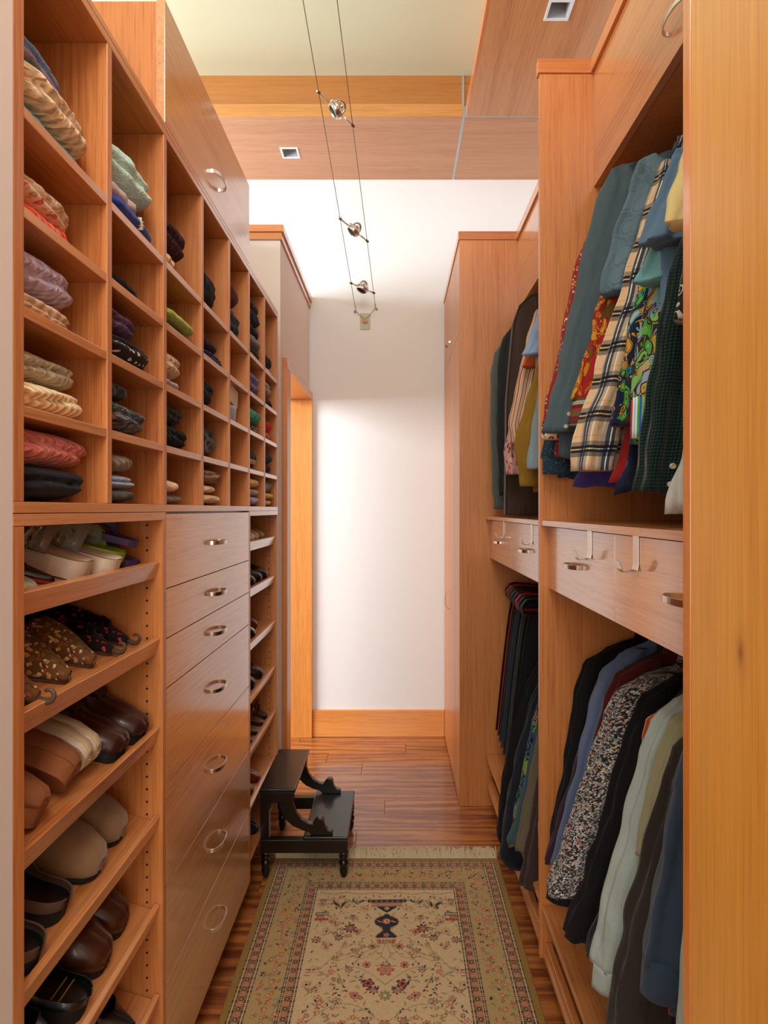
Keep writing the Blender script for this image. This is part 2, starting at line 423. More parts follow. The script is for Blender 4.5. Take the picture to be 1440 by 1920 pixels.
build('top_rail', MB().box(BK, XL, .825, 2.676, TZ + .016, 2.3345), WY, cub, bevel=.001)
build('back_panel', MB().box(BK - .008, BK - .0003, .825, 2.676, BZ - .016, 2.334), WZ, cub)

LT = 1.4435
A17 = math.radians(17)
def shoe_cab(y0, y1_, zl, label, holes_face, left_post, name='shoe_cabinet'):
    e = thing(name, (-.69, (y0 + y1_) / 2, 0), label, 'cabinet')
    build('top_rail', MB().box(BK, XL, y0 + .0, y1_ + .0, LT - .0175, LT), WY, e, bevel=.001)
    build('side_panel', MB().box(BK, XL, y0, y0 + (.0245 if left_post else .014), .1, LT - .018), WZ, e, bevel=.001)
    build('side_panel', MB().box(BK, XL, y1_ - .014, y1_, .1, LT - .018), WZ, e, bevel=.001)
    build('back_panel', MB().box(BK, BK + .006, y0 + .026, y1_ - .015, .1, LT - .018), WZ, e)
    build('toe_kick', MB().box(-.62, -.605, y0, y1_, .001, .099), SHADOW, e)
    a = y0 + (.0255 if left_post else .015); b = y1_ - .0155
    for z in zl:
        M = Matrix.Translation((-.5337, 0, z)) @ Matrix.Rotation(A17, 4, 'Y')
        s = build('shelf', MB().box(-.325, -.0135, a, b, -.027, -.015, M), WY, e, bevel=.001)
        build('lip', MB().box(-.013, 0, a, b, -.038, 0, M), WY, s, bevel=.0015)
    # peg holes: one row in the far side panel, near its front
    hm = MB(); z = 1.414
    while z > .14:
        hm.lathe([(.0026, 0), (.0026, .0006)], n=8)
        for k in range(len(hm.v) - 16, len(hm.v)):
            a_, b_, c_ = hm.v[k]; hm.v[k] = (-.5638 + a_, b + .0012 - c_, z + b_)
        z -= .0285
    o = build('peg_holes', hm, DARKHOLE, e); o['kind'] = 'stuff'
    return e
zl = [1.33, 1.157, .956, .755, .5545, .351, .16]
shoe_cab(.825, 1.3685, zl, 'open fir shoe cabinet with slanted shelves nearest the camera', 1, True)
shoe_cab(2.156, 2.676, zl, 'narrow looking far fir shoe cabinet behind the black step stool', 1, False)

dc = thing('drawer_cabinet', (-.69, 1.76, 0), 'fir chest of seven drawers between the two shoe cabinets', 'cabinet')
build('carcass', MB().box(BK, XL - .02, 1.369, 2.1555, .1, LT), WZ, dc)
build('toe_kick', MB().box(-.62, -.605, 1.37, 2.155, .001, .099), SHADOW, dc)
for a, b in ((1.369, 1.374), (2.1485, 2.1555)): build('face_frame', MB().box(XL - .019, XL, a, b, .1, LT), WZ, dc)
ez = [1.4405, 1.267, 1.152, 1.037, .814, .583, .360, .100]
hz = [1.354, 1.208, 1.0945, .931, .7045, .478, .25]
for i in range(7):
    d = build('drawer', MB().box(XL - .0185, XL, 1.3755, 2.147, ez[i + 1] + (.0012 if i < 6 else 0), ez[i] - .0012), WD, dc, bevel=.0008)
    bow(d, XL, 1.7515, hz[i], 1)

uc = thing('overhead_cabinet', (-.69, 1.76, 2.335), 'fir overhead cabinet with one lift-up door above the left cubbies', 'cabinet')
build('carcass', MB().box(BK, XL - .0205, 1.371, 2.153, 2.3355, 2.6165), WZ, uc, bevel=.001)
d = build('door', MB().box(XL - .0195, XL, 1.3665, 2.155, 2.3355, 2.6175), WD, uc, bevel=.0008)
bow(d, XL, 1.7515, 2.413, 1)

# ================================================================== RIGHT CABINETRY
def tall(name, y0, y1_, label, hy, near=False):
    e = thing(name, (.7, (y0 + y1_) / 2, 0), label, 'cabinet')
    zt = CAP - .041
    build('carcass', MB().box(XT + .021, 1.08, y0, y1_, .0005, zt if not near else ZS - .35), WZ if not near else WZO, e)
    if near:
        build('side_panel', MB().box(XT, XT + .0205, y1_ - .0165, y1_, .0005, ZS - .35), WZO, e, bevel=.001)
        build('door', MB().box(XT, XT + .02, y0, y1_ - .018, .002, ZS - .352), WZN, e, bevel=.001)
    else:
        build('side_panel', MB().box(XT + .0002, 1.08, y0 - .0185, y0 - .0005, .0005, zt), WZ, e, bevel=.001)
        ct = MB().box(XT - .006, 1.08, y0 - .024, y1_, zt + .0005, CAP)
        build('cap', ct, WX, e, bevel=.0015)
        for (a, b, hzz, vert) in ((.012, 2.3185, .93, True), (2.3215, zt - .001, 2.40, False)):
            dd = build('door', MB().box(XT, XT + .0195, y0 + .0005, y1_ - .003, a, b), WZ, e, bevel=.001)
            bow(dd, XT, hy, hzz, -1, vertical=vert)
    return e
WZN = wood('fir_amber_near', (222, 158, 64), (206, 136, 42), 'z', rough=.5, cr=.3, cior=1.45, knot=True)
tall('tall_cabinet', 2.935, 3.817, 'tall fir cabinet with two doors against the far wall', 3.44)
tall('tall_cabinet', -.05, .6475, 'tall amber fir cabinet nearest the camera on the right', 0, near=True)

def closet(y0, y1_, near, split, label):
    e = thing('hanging_closet', (.76, (y0 + y1_) / 2, 0), label, 'wardrobe')
    xb = 1.08
    if near:   # its far partition
        build('partition', MB().box(XR, xb, 1.80, 1.8185, .098, CAP - .0435), WZ, e, bevel=.001)
        build('partition_cap', MB().box(XR - .006, xb, 1.796, 1.8225, CAP - .043, CAP), WX, e, bevel=.001)
    build('back_panel', MB().box(xb - .01, xb, y0 + .001, y1_ - .001, .0, CAP - .05), WZ, e)
    build('shelf', MB().box(XR + .004, xb - .011, y0 + .001, y1_ - .001, 1.401, 1.417), WY, e, bevel=.0015)
    # drawer bank
    dx = .460
    build('drawer_box', MB().box(dx + .02, xb - .012, y0 + .002, y1_ - .002, 1.2135, 1.4005), WZ, e)
    for a, b in ((y0 + .0015, split - .001), (split + .001, y1_ - .0015)):
        d = build('drawer', MB().box(dx, dx + .0195, a, b, 1.2135, 1.3975), WD, e, bevel=.0008)
        bow(d, dx, (a + b) / 2 - .003, 1.305, -1)
    # overhead doors with crown
    build('overhead_box', MB().box(.618, xb - .012, y0 + .002, y1_ - .002, 2.424, CAP - .045), WZ, e)
    d = build('overhead_door', MB().box(.597, .617, y0 + .001, y1_ - .001, 2.421, 2.7635), WY, e, bevel=.0008)
    bow(d, .597, (y0 + y1_) / 2 + (.03 if near else 0), 2.488, -1)
    build('crown', MB().box(.587, .617, y0 + .001, y1_ - .001, 2.7645, CAP), WYO, e, bevel=.001)
    # base: pull-out tray under a low platform
    build('platform', MB().box(.440, xb - .012, y0 + .001, y1_ - .001, .242, .258), WY, e, bevel=.001)
    build('bottom_board', MB().box(.446, xb - .012, y0 + .001, y1_ - .001, .098, .110), WY, e)
    tr = build('tray', MB().box(.475, xb - .02, y0 + .01, y1_ - .01, .1105, .118), WY, e)
    build('tray_front', MB().box(.450, .470, y0 + .004, y1_ - .004, .1105, .146), WY, tr, bevel=.001)
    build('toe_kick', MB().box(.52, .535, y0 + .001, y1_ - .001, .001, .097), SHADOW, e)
    for zr in (2.285, 1.15):
        build('hanging_rod', MB().tube([(.745, y0 + .002, zr), (.745, y1_ - .002, zr)], .0125, 12), CHROME, e, smooth=True)
    return e
closet(.6485, 1.80, True, 1.255, 'near fir hanging closet with tightly packed clothes on the right')
closet(1.8185, 2.9155, False, 2.385, 'far fir hanging closet between the partition and tall cabinet')

def hook(y, wd, label):
    x = .460; th = .0022
    pts = [(x - .0015, 1.4), (x - .0015, 1.345), (x - .004, 1.334), (x - .010, 1.331), (x - .028, 1.331), (x - .0325, 1.337), (x - .038, 1.353)]
    rings = []
    for i, (a, b) in enumerate(pts):
        p = pts[max(i - 1, 0)]; q = pts[min(i + 1, len(pts) - 1)]
        d = Vector((q[0] - p[0], q[1] - p[1])).normalized(); nx, nz = -d.y * th / 2, d.x * th / 2
        w_ = wd / 2 * (1 if i < len(pts) - 1 else .85)
        rings.append([(a + nx, y - w_, b + nz), (a + nx, y + w_, b + nz), (a - nx, y + w_, b - nz), (a - nx, y - w_, b - nz)])
    m = MB().loft(rings)
    o = build('drawer_hook', m, NICKEL, off=(x, y, 1.331), bevel=.0005)
    m2 = MB().box(x - .0025, x + .012, y - wd / 2, y + wd / 2, 1.3988, 1.4003)
    build('hook_tab', m2, NICKEL, o)
    return tag(o, label, 'hook', 'metal hooks over the drawer fronts')
hook(1.4125, .028, 'wide steel hook over the near closet drawer beside the partition')
hook(1.14, .026, 'wide steel hook closest to the camera, over the nearest drawer')
hook(2.015, .024, 'steel hook on far closet drawer next to the partition edge')
hook(2.546, .024, 'steel hook on the farthest drawer, by the tall cabinet')

# ================================================================== CABLE LIGHTS
def cab1(s): return Vector((-.2545 - .0539 * s, 3.8 - s, 2.715 + .3784 * s))
def cab2(s): return Vector((-.129 - .0541 * s, 3.8 - s, 2.733 + .3671 * s))
cable_m = plain('steel_cable', (120, 100, 84), .4, bst=.3, metallic=.8)
cs = thing('cable_track', (-.2, 3.8, 2.62), 'pair of thin steel cables carrying the small lamps', 'light track')
build('cable', MB().tube([cab1(0), cab1(1.4), cab1(2.88)], .0017, 6), cable_m, cs)
build('cable', MB().tube([cab2(0), cab2(1.4), cab2(2.92)], .0017, 6), cable_m, cs)
px_, pz_ = at(684.5, 603, YF); pl = MB().box(px_ - .032, px_ + .032, YF - .006, YF - .0005, pz_ - .052, pz_ + .052)
build('wall_plate', pl, plain('plate_greenish', (188, 184, 158), .45, bst=.05), cs, bevel=.002)
disc = MB()
disc.loft([[(px_ + .016 * math.cos(a * PI / 8), yy, pz_ + .002 + .016 * math.sin(a * PI / 8)) for a in range(16)] for yy in (YF - .018, YF - .006)])
build('feed_disc', disc, BRONZE, cs)
for c_, sx in ((cab1, -1), (cab2, 1)):
    p = c_(0)
    build('turnbuckle', MB().tube([p, p + Vector((0, -.03, .011))], .004, 8), NICKEL, cs)
    build('wall_anchor', MB().tube([(p.x + .006 * sx, YF - .001, p.z - .004), (p.x + .006 * sx, YF - .02, p.z - .004)], .006, 10), BRONZE, cs)
    build('feed_wire', MB().tube([p, (p.x * .45 + px_ * .55, YF - .014, (p.z + pz_) / 2 - .004), (px_ + sx * .006, YF - .016, pz_ + .012)], .0014, 6), cable_m, cs)

def cable_lamp(sa, sb, tilt, size, label):
    a = cab1(sa); b = cab2(sb); mid = (a + b) / 2; ax = (b - a).normalized()
    e = thing('cable_lamp', mid, label, 'lamp', 'cable lamps')
    A0 = a - ax * .012; B0 = b + ax * .012
    R = .036 * size
    build('support_rod', MB().tube([A0, mid - ax * R * 1.18], .0042, 8), NICKEL, e, smooth=True)
    build('support_rod', MB().tube([mid + ax * R * 1.18, B0], .0042, 8), NICKEL, e, smooth=True)
    for q in (a, b): build('cable_clamp', MB().tube([q - ax * .007, q + ax * .007], .0065, 8), BRONZE, e)
    # lamp direction
    d = Vector(tilt).normalized(); u = ax - d * ax.dot(d); u.normalize(); v = d.cross(u)
    def ring(c, r0, r1, h, n=24):
        m = MB()
        rings = []
        for (r_, t_) in ((r1, -h / 2), (r0, -h / 2), (r0, h / 2), (r1, h / 2), (r1, -h / 2)):
            rings.append([c + d * t_ + (u * math.cos(2 * PI * k / n) + v * math.sin(2 * PI * k / n)) * r_ for k in range(n)])
        return m.loft(rings, cap=False)
    c = mid + d * .004
    build('gimbal_ring', ring(mid, R * 1.1, R * .98, .007), NICKEL, e, smooth=False)
    rr = []
    for (r_, t_) in ((.55, -.022), (.8, -.016), (.9, -.004), (.9, .014), (.82, .016), (.78, .009)):
        rr.append([c + d * t_ * size + (u * math.cos(2 * PI * k / 24) + v * math.sin(2 * PI * k / 24)) * R * r_ for k in range(24)])
    build('lamp_head', MB().loft(rr), NICKEL, e, smooth=True)
    lens = [[c + d * t_ + (u * math.cos(2 * PI * k / 24) + v * math.sin(2 * PI * k / 24)) * R * .77 for k in range(24)] for t_ in (.0093, .0112)]
    build('lens', MB().loft(lens), LENSM, e)
    # back loop
    lp = []
    for k in range(13):
        t_ = PI * k / 12
        lp.append(mid + u * math.cos(t_) * R * .75 - d * (.006 + math.sin(t_) * .038 * size) + v * 0)
    build('rear_loop', MB().tube(lp, .0045, 6, flat=1.6), NICKEL, e, smooth=True)
    build('socket', MB().tube([mid - d * .012, mid - d * .03 * size], .008 * size, 10), NICKEL, e)
cable_lamp(1.289, 1.148, (-.80, -.06, -.56), 1.0, 'largest cable lamp, nearest the camera, tilted to the left')
cable_lamp(.675, .519, (-.72, -.10, -.66), 1.0, 'middle one of the three small cable lamps')
cable_lamp(.229, .1295, (-.40, -.12, -.90), 1.0, 'farthest cable lamp, closest to the wall plate')

# ================================================================== SWEATERS
def nz(p, s=1.0, o=0.0): return noise.noise(Vector((p[0] * s + o, p[1] * s + o * 1.7, p[2] * s - o)))

def folded(x0, x1, y0, y1, z0, z1, mat, seed, layers=2, slump=.0, tilt=.0, nm='folded_sweater', e_=2.6):
    """soft folded garment: rounded slab with fold creases along its front and lumps"""
    cx, cy, cz = (x0 + x1) / 2, (y0 + y1) / 2, (z0 + z1) / 2; a, b, c = (x1 - x0) / 2, (y1 - y0) / 2, (z1 - z0) / 2
    NU, NV = 60, 26; vs = []; uv = []; fs = []
    def sp(v, k): return math.copysign(abs(v) ** k, v)
    for i in range(NV + 1):
        ph = -PI / 2 + PI * i / NV
        for j in range(NU):
            th = 2 * PI * j / NU
            ct, st_ = math.cos(th), math.sin(th); rt = 1 / (abs(ct) ** 4.5 + abs(st_) ** 4.5) ** (1 / 4.5)
            cp_, sp2 = math.cos(ph), math.sin(ph); rp_ = 1 / (abs(cp_) ** 2.7 + abs(sp2) ** 2.7) ** (1 / 2.7)
            x = a * rt * ct * rp_ * cp_; y = b * rt * st_ * rp_ * cp_; z = c * rp_ * sp2
            side = abs(math.cos(ph)) ** 2
            # crease between folded layers
            if layers > 1:
                for k in range(1, layers):
                    zk = -1 + 2 * k / layers + .12 * math.sin(th * 2 + seed) + slump * (y / b)
                    dz_ = z / c - zk
                    dd = math.exp(-(dz_ * 5.5) ** 2) * side
                    x -= .009 * dd * (1 if x > 0 else -1) * min(1, abs(x) / a * 1.2); y -= .006 * dd * (1 if y > 0 else -1) * min(1, abs(y) / b * 1.2)
                    if z / c > zk: x += .004 * side * math.sin(seed + k)
            p = (x, y, z)
            n1 = nz(p, 16, seed * 3.1); n2 = nz(p, 38, seed * 1.3)
            x += (.006 * n2 + .004 * nz(p, 70, seed)) * (1 if x > 0 else -1) * side; y = y * (1 + .05 * n1); z = z * (1 + .16 * n1 * (1 if z > 0 else 0)) + tilt * y
            if z < 0: z = max(z, -c)
            droop = max(0, abs(y / b) - .55) ** 2 * c * .5
            if z > 0: z -= droop
            vs.append((cx + x, cy + y, cz + z)); uv.append((cy + y - (cx + x) + seed, (cz + z) * 1.2 + (cx + x) * .35))
    for i in range(NV):
        for j in range(NU):
            q = i * NU + j; q2 = i * NU + (j + 1) % NU
            fs.append((q, q2, q2 + NU, q + NU))
    # keep inside the compartment
    vs = [(min(max(p[0], x0 - .01), x1 + .004), min(max(p[1], y0 - .004), y1 + .005), max(p[2], z0)) for p in vs]
    return MB().add(vs, fs, uv)

K = {}
def kn(name, *a, **k):
    if name not in K: K[name] = knit('knit_' + name, *a, **k)
    return K[name]
ROW = {1: BZ, 2: SH[0], 3: SH[1], 4: SH[2], 5: SH[3]}
ORD = ['', 'first', 'second', 'third', 'fourth', 'fifth', 'sixth', 'seventh']
RN = {1: 'bottom', 2: 'second lowest', 3: 'middle', 4: 'fourth', 5: 'tall top'}
# column, row, [(look, thickness, far end fraction, setback, layers, material), ...] from the bottom up
b2 = (18, 18, 22)
ST = [
 (1, 5, [('teal cable-knit sweater', .040, .93, .012, 1, kn('teal', (36, 128, 142), 'cable')),
         ('oatmeal cable-knit sweater', .080, .93, .006, 2, kn('oat', (214, 184, 146), 'cable', sc=.8)),
         ('blue, maroon and green striped brushed sweater', .075, .80, .03, 2, None)]),
 (1, 4, [('bright orange-red cable-knit sweater', .034, .72, .016, 1, kn('orange', (226, 72, 36), 'rib')),
         ('cream top printed with coral flowers', .062, .78, .012, 2, floral('coral_floral', (238, 206, 176), [(214, 92, 66), (196, 160, 120), (222, 120, 90), (158, 140, 110)], 46, .3, leaf=(206, 170, 134)))]),
 (1, 3, [('beige openwork knit sweater', .045, .72, .012, 2, kn('openwork', (206, 176, 142), 'rib', sc=.8)),
         ('lavender cable-knit sweater', .075, .76, .008, 2, kn('lavender', (176, 156, 178), 'cable'))]),
 (1, 2, [('cream pointelle knit sweater', .055, .86, .01, 2, kn('cream', (240, 214, 166), 'rib')),
         ('grey-beige cable-knit sweater', .055, .83, .014, 2, kn('greybeige', (182, 172, 148), 'cable'))]),
 (1, 1, [('charcoal black brushed sweater', .062, .83, .006, 2, kn('charblack', (30, 32, 40), 'plain')),
         ('dusty pink cable-knit sweater', .066, .93, .004, 2, kn('pink', (212, 116, 106), 'cable'))]),
 (2, 5, [('royal blue satin garment with a white star', .042, .97, .0, 1, kn('royal', (22, 62, 156), 'smooth')),
         ('pale pink and white printed fleece', .040, .66, .008, 1, floral('pinkfleece', (228, 206, 200), [(206, 120, 140), (236, 224, 214)], 18, .2)),
         ('pale aqua fleece pullover', .085, .86, .0, 2, kn('aqua', (172, 206, 196), 'plain'))]),
 (2, 4, [('small black knit top', .040, .62, .006, 1, kn('black', b2, 'plain'))]),
 (2, 3, [('black cardigan with white dots', .060, .80, .0, 3, None),
         ('plum purple knit sweater', .060, .55, .004, 2, kn('plum', (88, 62, 92), 'plain', c2=(112, 84, 112)))]),
 (2, 2, [('black sweater embroidered with multicoloured beads', .070, .72, .0, 2, floral('beads', (24, 26, 30), [(150, 140, 120), (64, 100, 86), (120, 70, 60), (90, 110, 140), (28, 30, 34)], 110, .3, rings=True)),
         ('plain black folded sweater', .052, .40, .006, 1, kn('black2', (20, 20, 22), 'smooth'))]),
 (2, 1, [('dark grey knit sweater', .030, .48, .0, 1, kn('dkgrey', (78, 78, 76), 'plain')),
         ('light blue knit sweater', .036, .52, .0, 2, kn('ltblue', (146, 164, 184), 'plain')),
         ('taupe ribbed sweater', .048, .48, .006, 1, kn('taupe', (128, 108, 84), 'rib'))]),
 (3, 5, [('small cream knit sweater', .045, .25, .0, 1, kn('cream2', (222, 194, 150), 'rib')),
         ('maroon cable-knit sweater', .095, .58, .0, 2, kn('maroon', (62, 22, 34), 'cable'))]),
 (3, 4, [('flat black knit top', .022, .70, .004, 1, kn('black', b2)),
         ('lime green soft sweater', .038, .92, .0, 1, kn('lime', (146, 164, 50), 'plain'))]),
 (3, 3, [('lilac printed top', .026, .50, .0, 1, floral('lilacprint', (190, 178, 196), [(150, 150, 190), (214, 206, 200)], 60, .3)),
         ('beige cable-knit sweater', .075, .48, .0, 2, kn('beige', (204, 170, 130), 'cable'))]),
 (3, 2, [('black cable-knit sweater', .066, .80, .0, 2, kn('blackcable', (24, 26, 28), 'cable')),
         ('charcoal openwork sweater', .052, .52, .004, 2, kn('charcoal', (46, 48, 50), 'rib'))]),
 (3, 1, [('grey-brown marled sweater', .028, .52, .0, 1, kn('marl', (118, 96, 76), 'plain', c2=(92, 76, 60))),
         ('pale peach sweater', .040, .34, .0, 1, kn('peach', (222, 184, 142), 'plain'))]),
 (4, 5, [('rolled black fleece sweater', .135, .54, .0, 1, kn('black', b2))]),
 (4, 4, [('blue plaid cotton shirt', .026, .86, .0, 2, plaid('blueplaid', [(0, (60, 74, 130)), (.4, (200, 206, 230)), (.5, (90, 110, 170)), (.85, (30, 40, 90))], [(0, (190, 200, 230)), (.5, (110, 130, 200)), (.8, (240, 240, 255))], .03)),
         ('dark aubergine sweater', .045, .55, .0, 1, kn('aubergine', (44, 30, 40), 'plain'))]),
 (4, 3, [('rounded black openwork sweater', .095, .33, .0, 2, kn('blackcable', b2, 'cable'))]),
 (4, 2, [('ruffled black sweater', .110, .64, .0, 3, kn('black2', b2, 'smooth'))]),
 (4, 1, [('tan smooth knit sweater', .036, .62, .0, 1, kn('tan', (196, 158, 112), 'plain')),
         ('pale sand knit sweater', .032, .52, .0, 1, kn('sand', (222, 190, 146), 'plain')),
         ('brown rib-knit scarf', .052, .70, .0, 3, kn('brownrib', (142, 104, 72), 'rib'))]),
 (5, 5, [('blue-grey sweater with a black band', .105, .55, .0, 2, kn('bluegrey', (62, 74, 92), 'plain', c2=(24, 28, 38))),
         ('dark red knit sweater', .090, .32, .0, 1, kn('darkred', (92, 26, 20), 'plain'))]),
 (6, 5, [('charcoal rib sweater at the foot of the pile', .045, .72, .0, 1, kn('charcoal', (46, 48, 50), 'rib')),
         ('grey wool sweater', .055, .70, .0, 1, kn('greywool', (88, 90, 88), 'plain')),
         ('midnight blue knit sweater', .045, .65, .0, 1, kn('midnight', (30, 28, 52), 'plain')),
         ('navy cable sweater', .062, .52, .0, 1, kn('navycable', (28, 44, 66), 'cable')),
         ('purple-grey knit on top of the pile', .045, .58, .0, 1, kn('purplegrey', (58, 50, 62), 'plain'))]),
 (6, 4, [('violet wool sweater', .100, .50, .0, 2, kn('violet', (82, 58, 124), 'plain'))]),
 (6, 3, [('black and ivory patterned knit', .035, .60, .0, 2, kn('blackivory', (34, 34, 32), 'plain', c2=(206, 196, 170))),
         ('emerald mohair sweater', .072, .72, .0, 1, kn('emerald', (16, 138, 112), 'cable'))]),
 (6, 2, [('rolled teal scarf with a cream stripe', .090, .50, .0, 1, stripes('tealroll', [(14, 44, 60), (18, 58, 78), (216, 190, 150), (10, 30, 44)], .09, 1))]),
 (6, 1, [('periwinkle wool hat', .042, .50, .0, 1, kn('periwinkle', (138, 130, 178), 'plain')),
         ('pale grey knit hat', .036, .76, .0, 1, kn('palegrey', (184, 176, 158), 'rib')),
         ('golden tan knit hat', .044, .56, .0, 1, kn('golden', (206, 158, 84), 'plain'))]),
 (7, 5, [('flat ivory knit', .022, .86, .0, 1, kn('ivory', (206, 190, 158), 'plain')),
         ('blackish navy knit', .062, .55, .0, 1, kn('navyblack', (22, 24, 40), 'plain'))]),
 (7, 4, [('black folded knit', .045, .90, .0, 1, kn('black', b2)),
         ('grey-brown knit shawl', .070, .60, .0, 2, kn('shawl', (112, 98, 100), 'plain', c2=(150, 134, 118)))]),
 (7, 3, [('tangerine knit', .040, .66, .0, 1, kn('tangerine', (214, 66, 24), 'plain')),
         ('scarlet knit', .055, .55, .0, 1, kn('scarlet', (196, 22, 18), 'plain'))]),
 (7, 2, [('black knit gloves', .045, .56, .0, 1, kn('black', b2)),
         ('rolled dark blue knit', .055, .60, .0, 1, kn('dkblue', (24, 34, 74), 'plain', c2=(14, 16, 26)))]),
 (7, 1, [('light camel knit', .034, .46, .0, 1, kn('camel', (206, 168, 116), 'plain')),
         ('mustard yellow knit hat', .032, .85, .0, 1, kn('mustard', (190, 164, 74), 'plain')),
         ('grey boucle knit hat', .060, .58, .0, 1, kn('boucle', (128, 126, 122), 'plain', c2=(60, 60, 60), sc=.6))]),
]
# striped brushed sweater and dotted cardigan
t = NT('brushed_stripes'); sp_ = t.n('SeparateXYZ', {0: t.coord('Generated')})
K['stripe'] = t.m
zz = t.math('ADD', sp_.outputs[2], t.math('MULTIPLY', t.noise(t.coord(), 60, 2), .12))
t.P(Base_Color=t.ramp(zz, [(.0, (44, 62, 60)), (.22, (92, 110, 90)), (.34, (38, 78, 72)), (.46, (128, 48, 78)), (.56, (76, 80, 140)), (.66, (36, 76, 150)), (.8, (28, 104, 136)), (.9, (50, 70, 116))]), Roughness=.95, Sheen_Weight=.6)
t.bump(t.noise(t.coord(), 500, 4), .9, .003)
t = NT('dotted_black'); uvv = t.coord('UV', (48, 48, 1))
vo = t.n('TexVoronoi', {'Vector': uvv, 'Scale': 1.0, 'Randomness': .25}).outputs['Distance']
t.P(Base_Color=t.ramp(vo, [(0, (222, 212, 196)), (.24, (20, 20, 24))], 'CONSTANT'), Roughness=.8); K['dots'] = t.m
FRX = {(2, 5): [.97, .74, .95], (2, 4): [.76], (2, 3): [.9, .66], (2, 2): [.79, .47], (2, 1): [.54, .6, .55],
       (3, 5): [.37, .68], (3, 4): [.8, .98], (3, 3): [.54, .56], (3, 2): [.9, .66], (3, 1): [.62, .46],
       (4, 5): [.74], (4, 4): [.98, .76], (4, 3): [.56], (4, 2): [.86], (4, 1): [.84, .73, .95], (5, 5): [.85, .58],
       (6, 5): [1, 1, .98, .9, .96], (6, 4): [.93], (6, 3): [.9, .98], (6, 2): [.8], (6, 1): [.85, 1, .83],
       (7, 5): [1, .82], (7, 4): [1, .72], (7, 3): [.8, .84], (7, 2): [.76, .86], (7, 1): [.85, 1, .96]}
seed = 0
for c, r, items in ST:
    ya = DV[c - 1] + .011; yb = DV[c] - .012; W = yb - ya; z = ROW[r] + .0006
    for ii, (look, th, fr, sb, lay, m) in enumerate(items):
        seed += 1
        if (c, r) in FRX: fr = FRX[(c, r)][ii] - .05
        if m is None: m = K['stripe'] if 'striped' in look else K['dots']
        xf = XL - .004 - sb - (.006 if seed % 2 else 0)
        if len(items) > 1 and m is None: pass
        nm = 'folded_scarf' if 'scarf' in look else 'knit_hat' if ' hat' in look else 'folded_shirt' if ('shirt' in look or 'top' in look.split()) else 'folded_sweater'
        cat = {'folded_scarf': 'scarf', 'knit_hat': 'hat', 'folded_shirt': 'shirt'}.get(nm, 'sweater')
        y1_ = ya + min(W, max(W * (fr + .07), .07))
        mb = folded(xf - .25, xf, ya, y1_, z, z + th, m, seed * .77, lay, slump=.25 * math.sin(seed))
        o = build(nm, mb, m, off=(xf - .12, (ya + y1_) / 2, z), smooth=True)
        tag(o, f'{look}, {ORD[c]} cubby column, {RN[r]} row', cat, 'folded knitwear in the cubbies')
        if ' star' in look:
            sx = xf + .004; pts = []
            for k in range(16):
                rr_ = .013 if k % 2 == 0 else .005
                pts.append((ya + W * .55 + rr_ * math.cos(k * PI / 8), z + .022 + rr_ * math.sin(k * PI / 8)))
            sm = MB().prism(pts, xf - .006, xf + .0015, 'x')
            build('star_patch', sm, plain('starwhite', (226, 220, 196), .6), o, label='white eight-pointed star')
        z += th * .86
# fifth column, third row: cream card box and pale blue cup
ya = DV[4] + .012; z = ROW[3] + .001
M = Matrix.Translation((-.60, ya + .10, z + .072)) @ Matrix.Rotation(math.radians(-8), 4, 'X')
bx = build('small_box', MB().box(-.05, .055, -.055, .05, -.011, .050, M), plain('card_cream', (222, 206, 176), .7), off=(-.6, ya + .10, z + .06), bevel=.001)
tag(bx, 'cream card box on a pale blue bowl, fifth cubby column', 'box')
cp = MB().lathe([(.050, z), (.058, z + .008), (.062, z + .045), (.0615, z + .057), (.058, z + .057), (.055, z + .010), (.001, z + .006)], -.602, ya + .108, 32)
o = build('bowl', cp, plain('blue_glaze', (168, 178, 198), .4, var=.03), off=(-.602, ya + .108, z), smooth=True)
tag(o, 'pale blue straight-sided bowl under a cream box, fifth cubby column', 'bowl')

# ================================================================== SHOES
def outline(s, W, kind):
    """half width along the length s in 0..1 (heel to toe)"""
    if kind == 'point':
        base = .36 * math.sin(PI * min(s / .18, 1) / 2) ** .6 if s < .18 else .36 + .14 * math.sin(PI * (s - .18) / .75) ** 1.2 if s < .6 else None
        if base is None: base = (.36 + .14 * math.sin(PI * .42 / .75) ** 1.2) * max(1 - (s - .6) / .4, 0) ** .75
        return base * W
    if s < .15: return W * .37 * math.sqrt(max(0, 1 - ((.15 - s) / .15) ** 2))
    e0 = .80 if kind == 'square' else .70
    w_ = .37 + .13 * (.5 - .5 * math.cos(PI * min((s - .15) / .5, 1)))
    if s > e0:
        t_ = (s - e0) / (1 - e0); w_ *= max(0, 1 - t_ ** (3.2 if kind == 'square' else 2.3)) ** .5
    return w_ * W

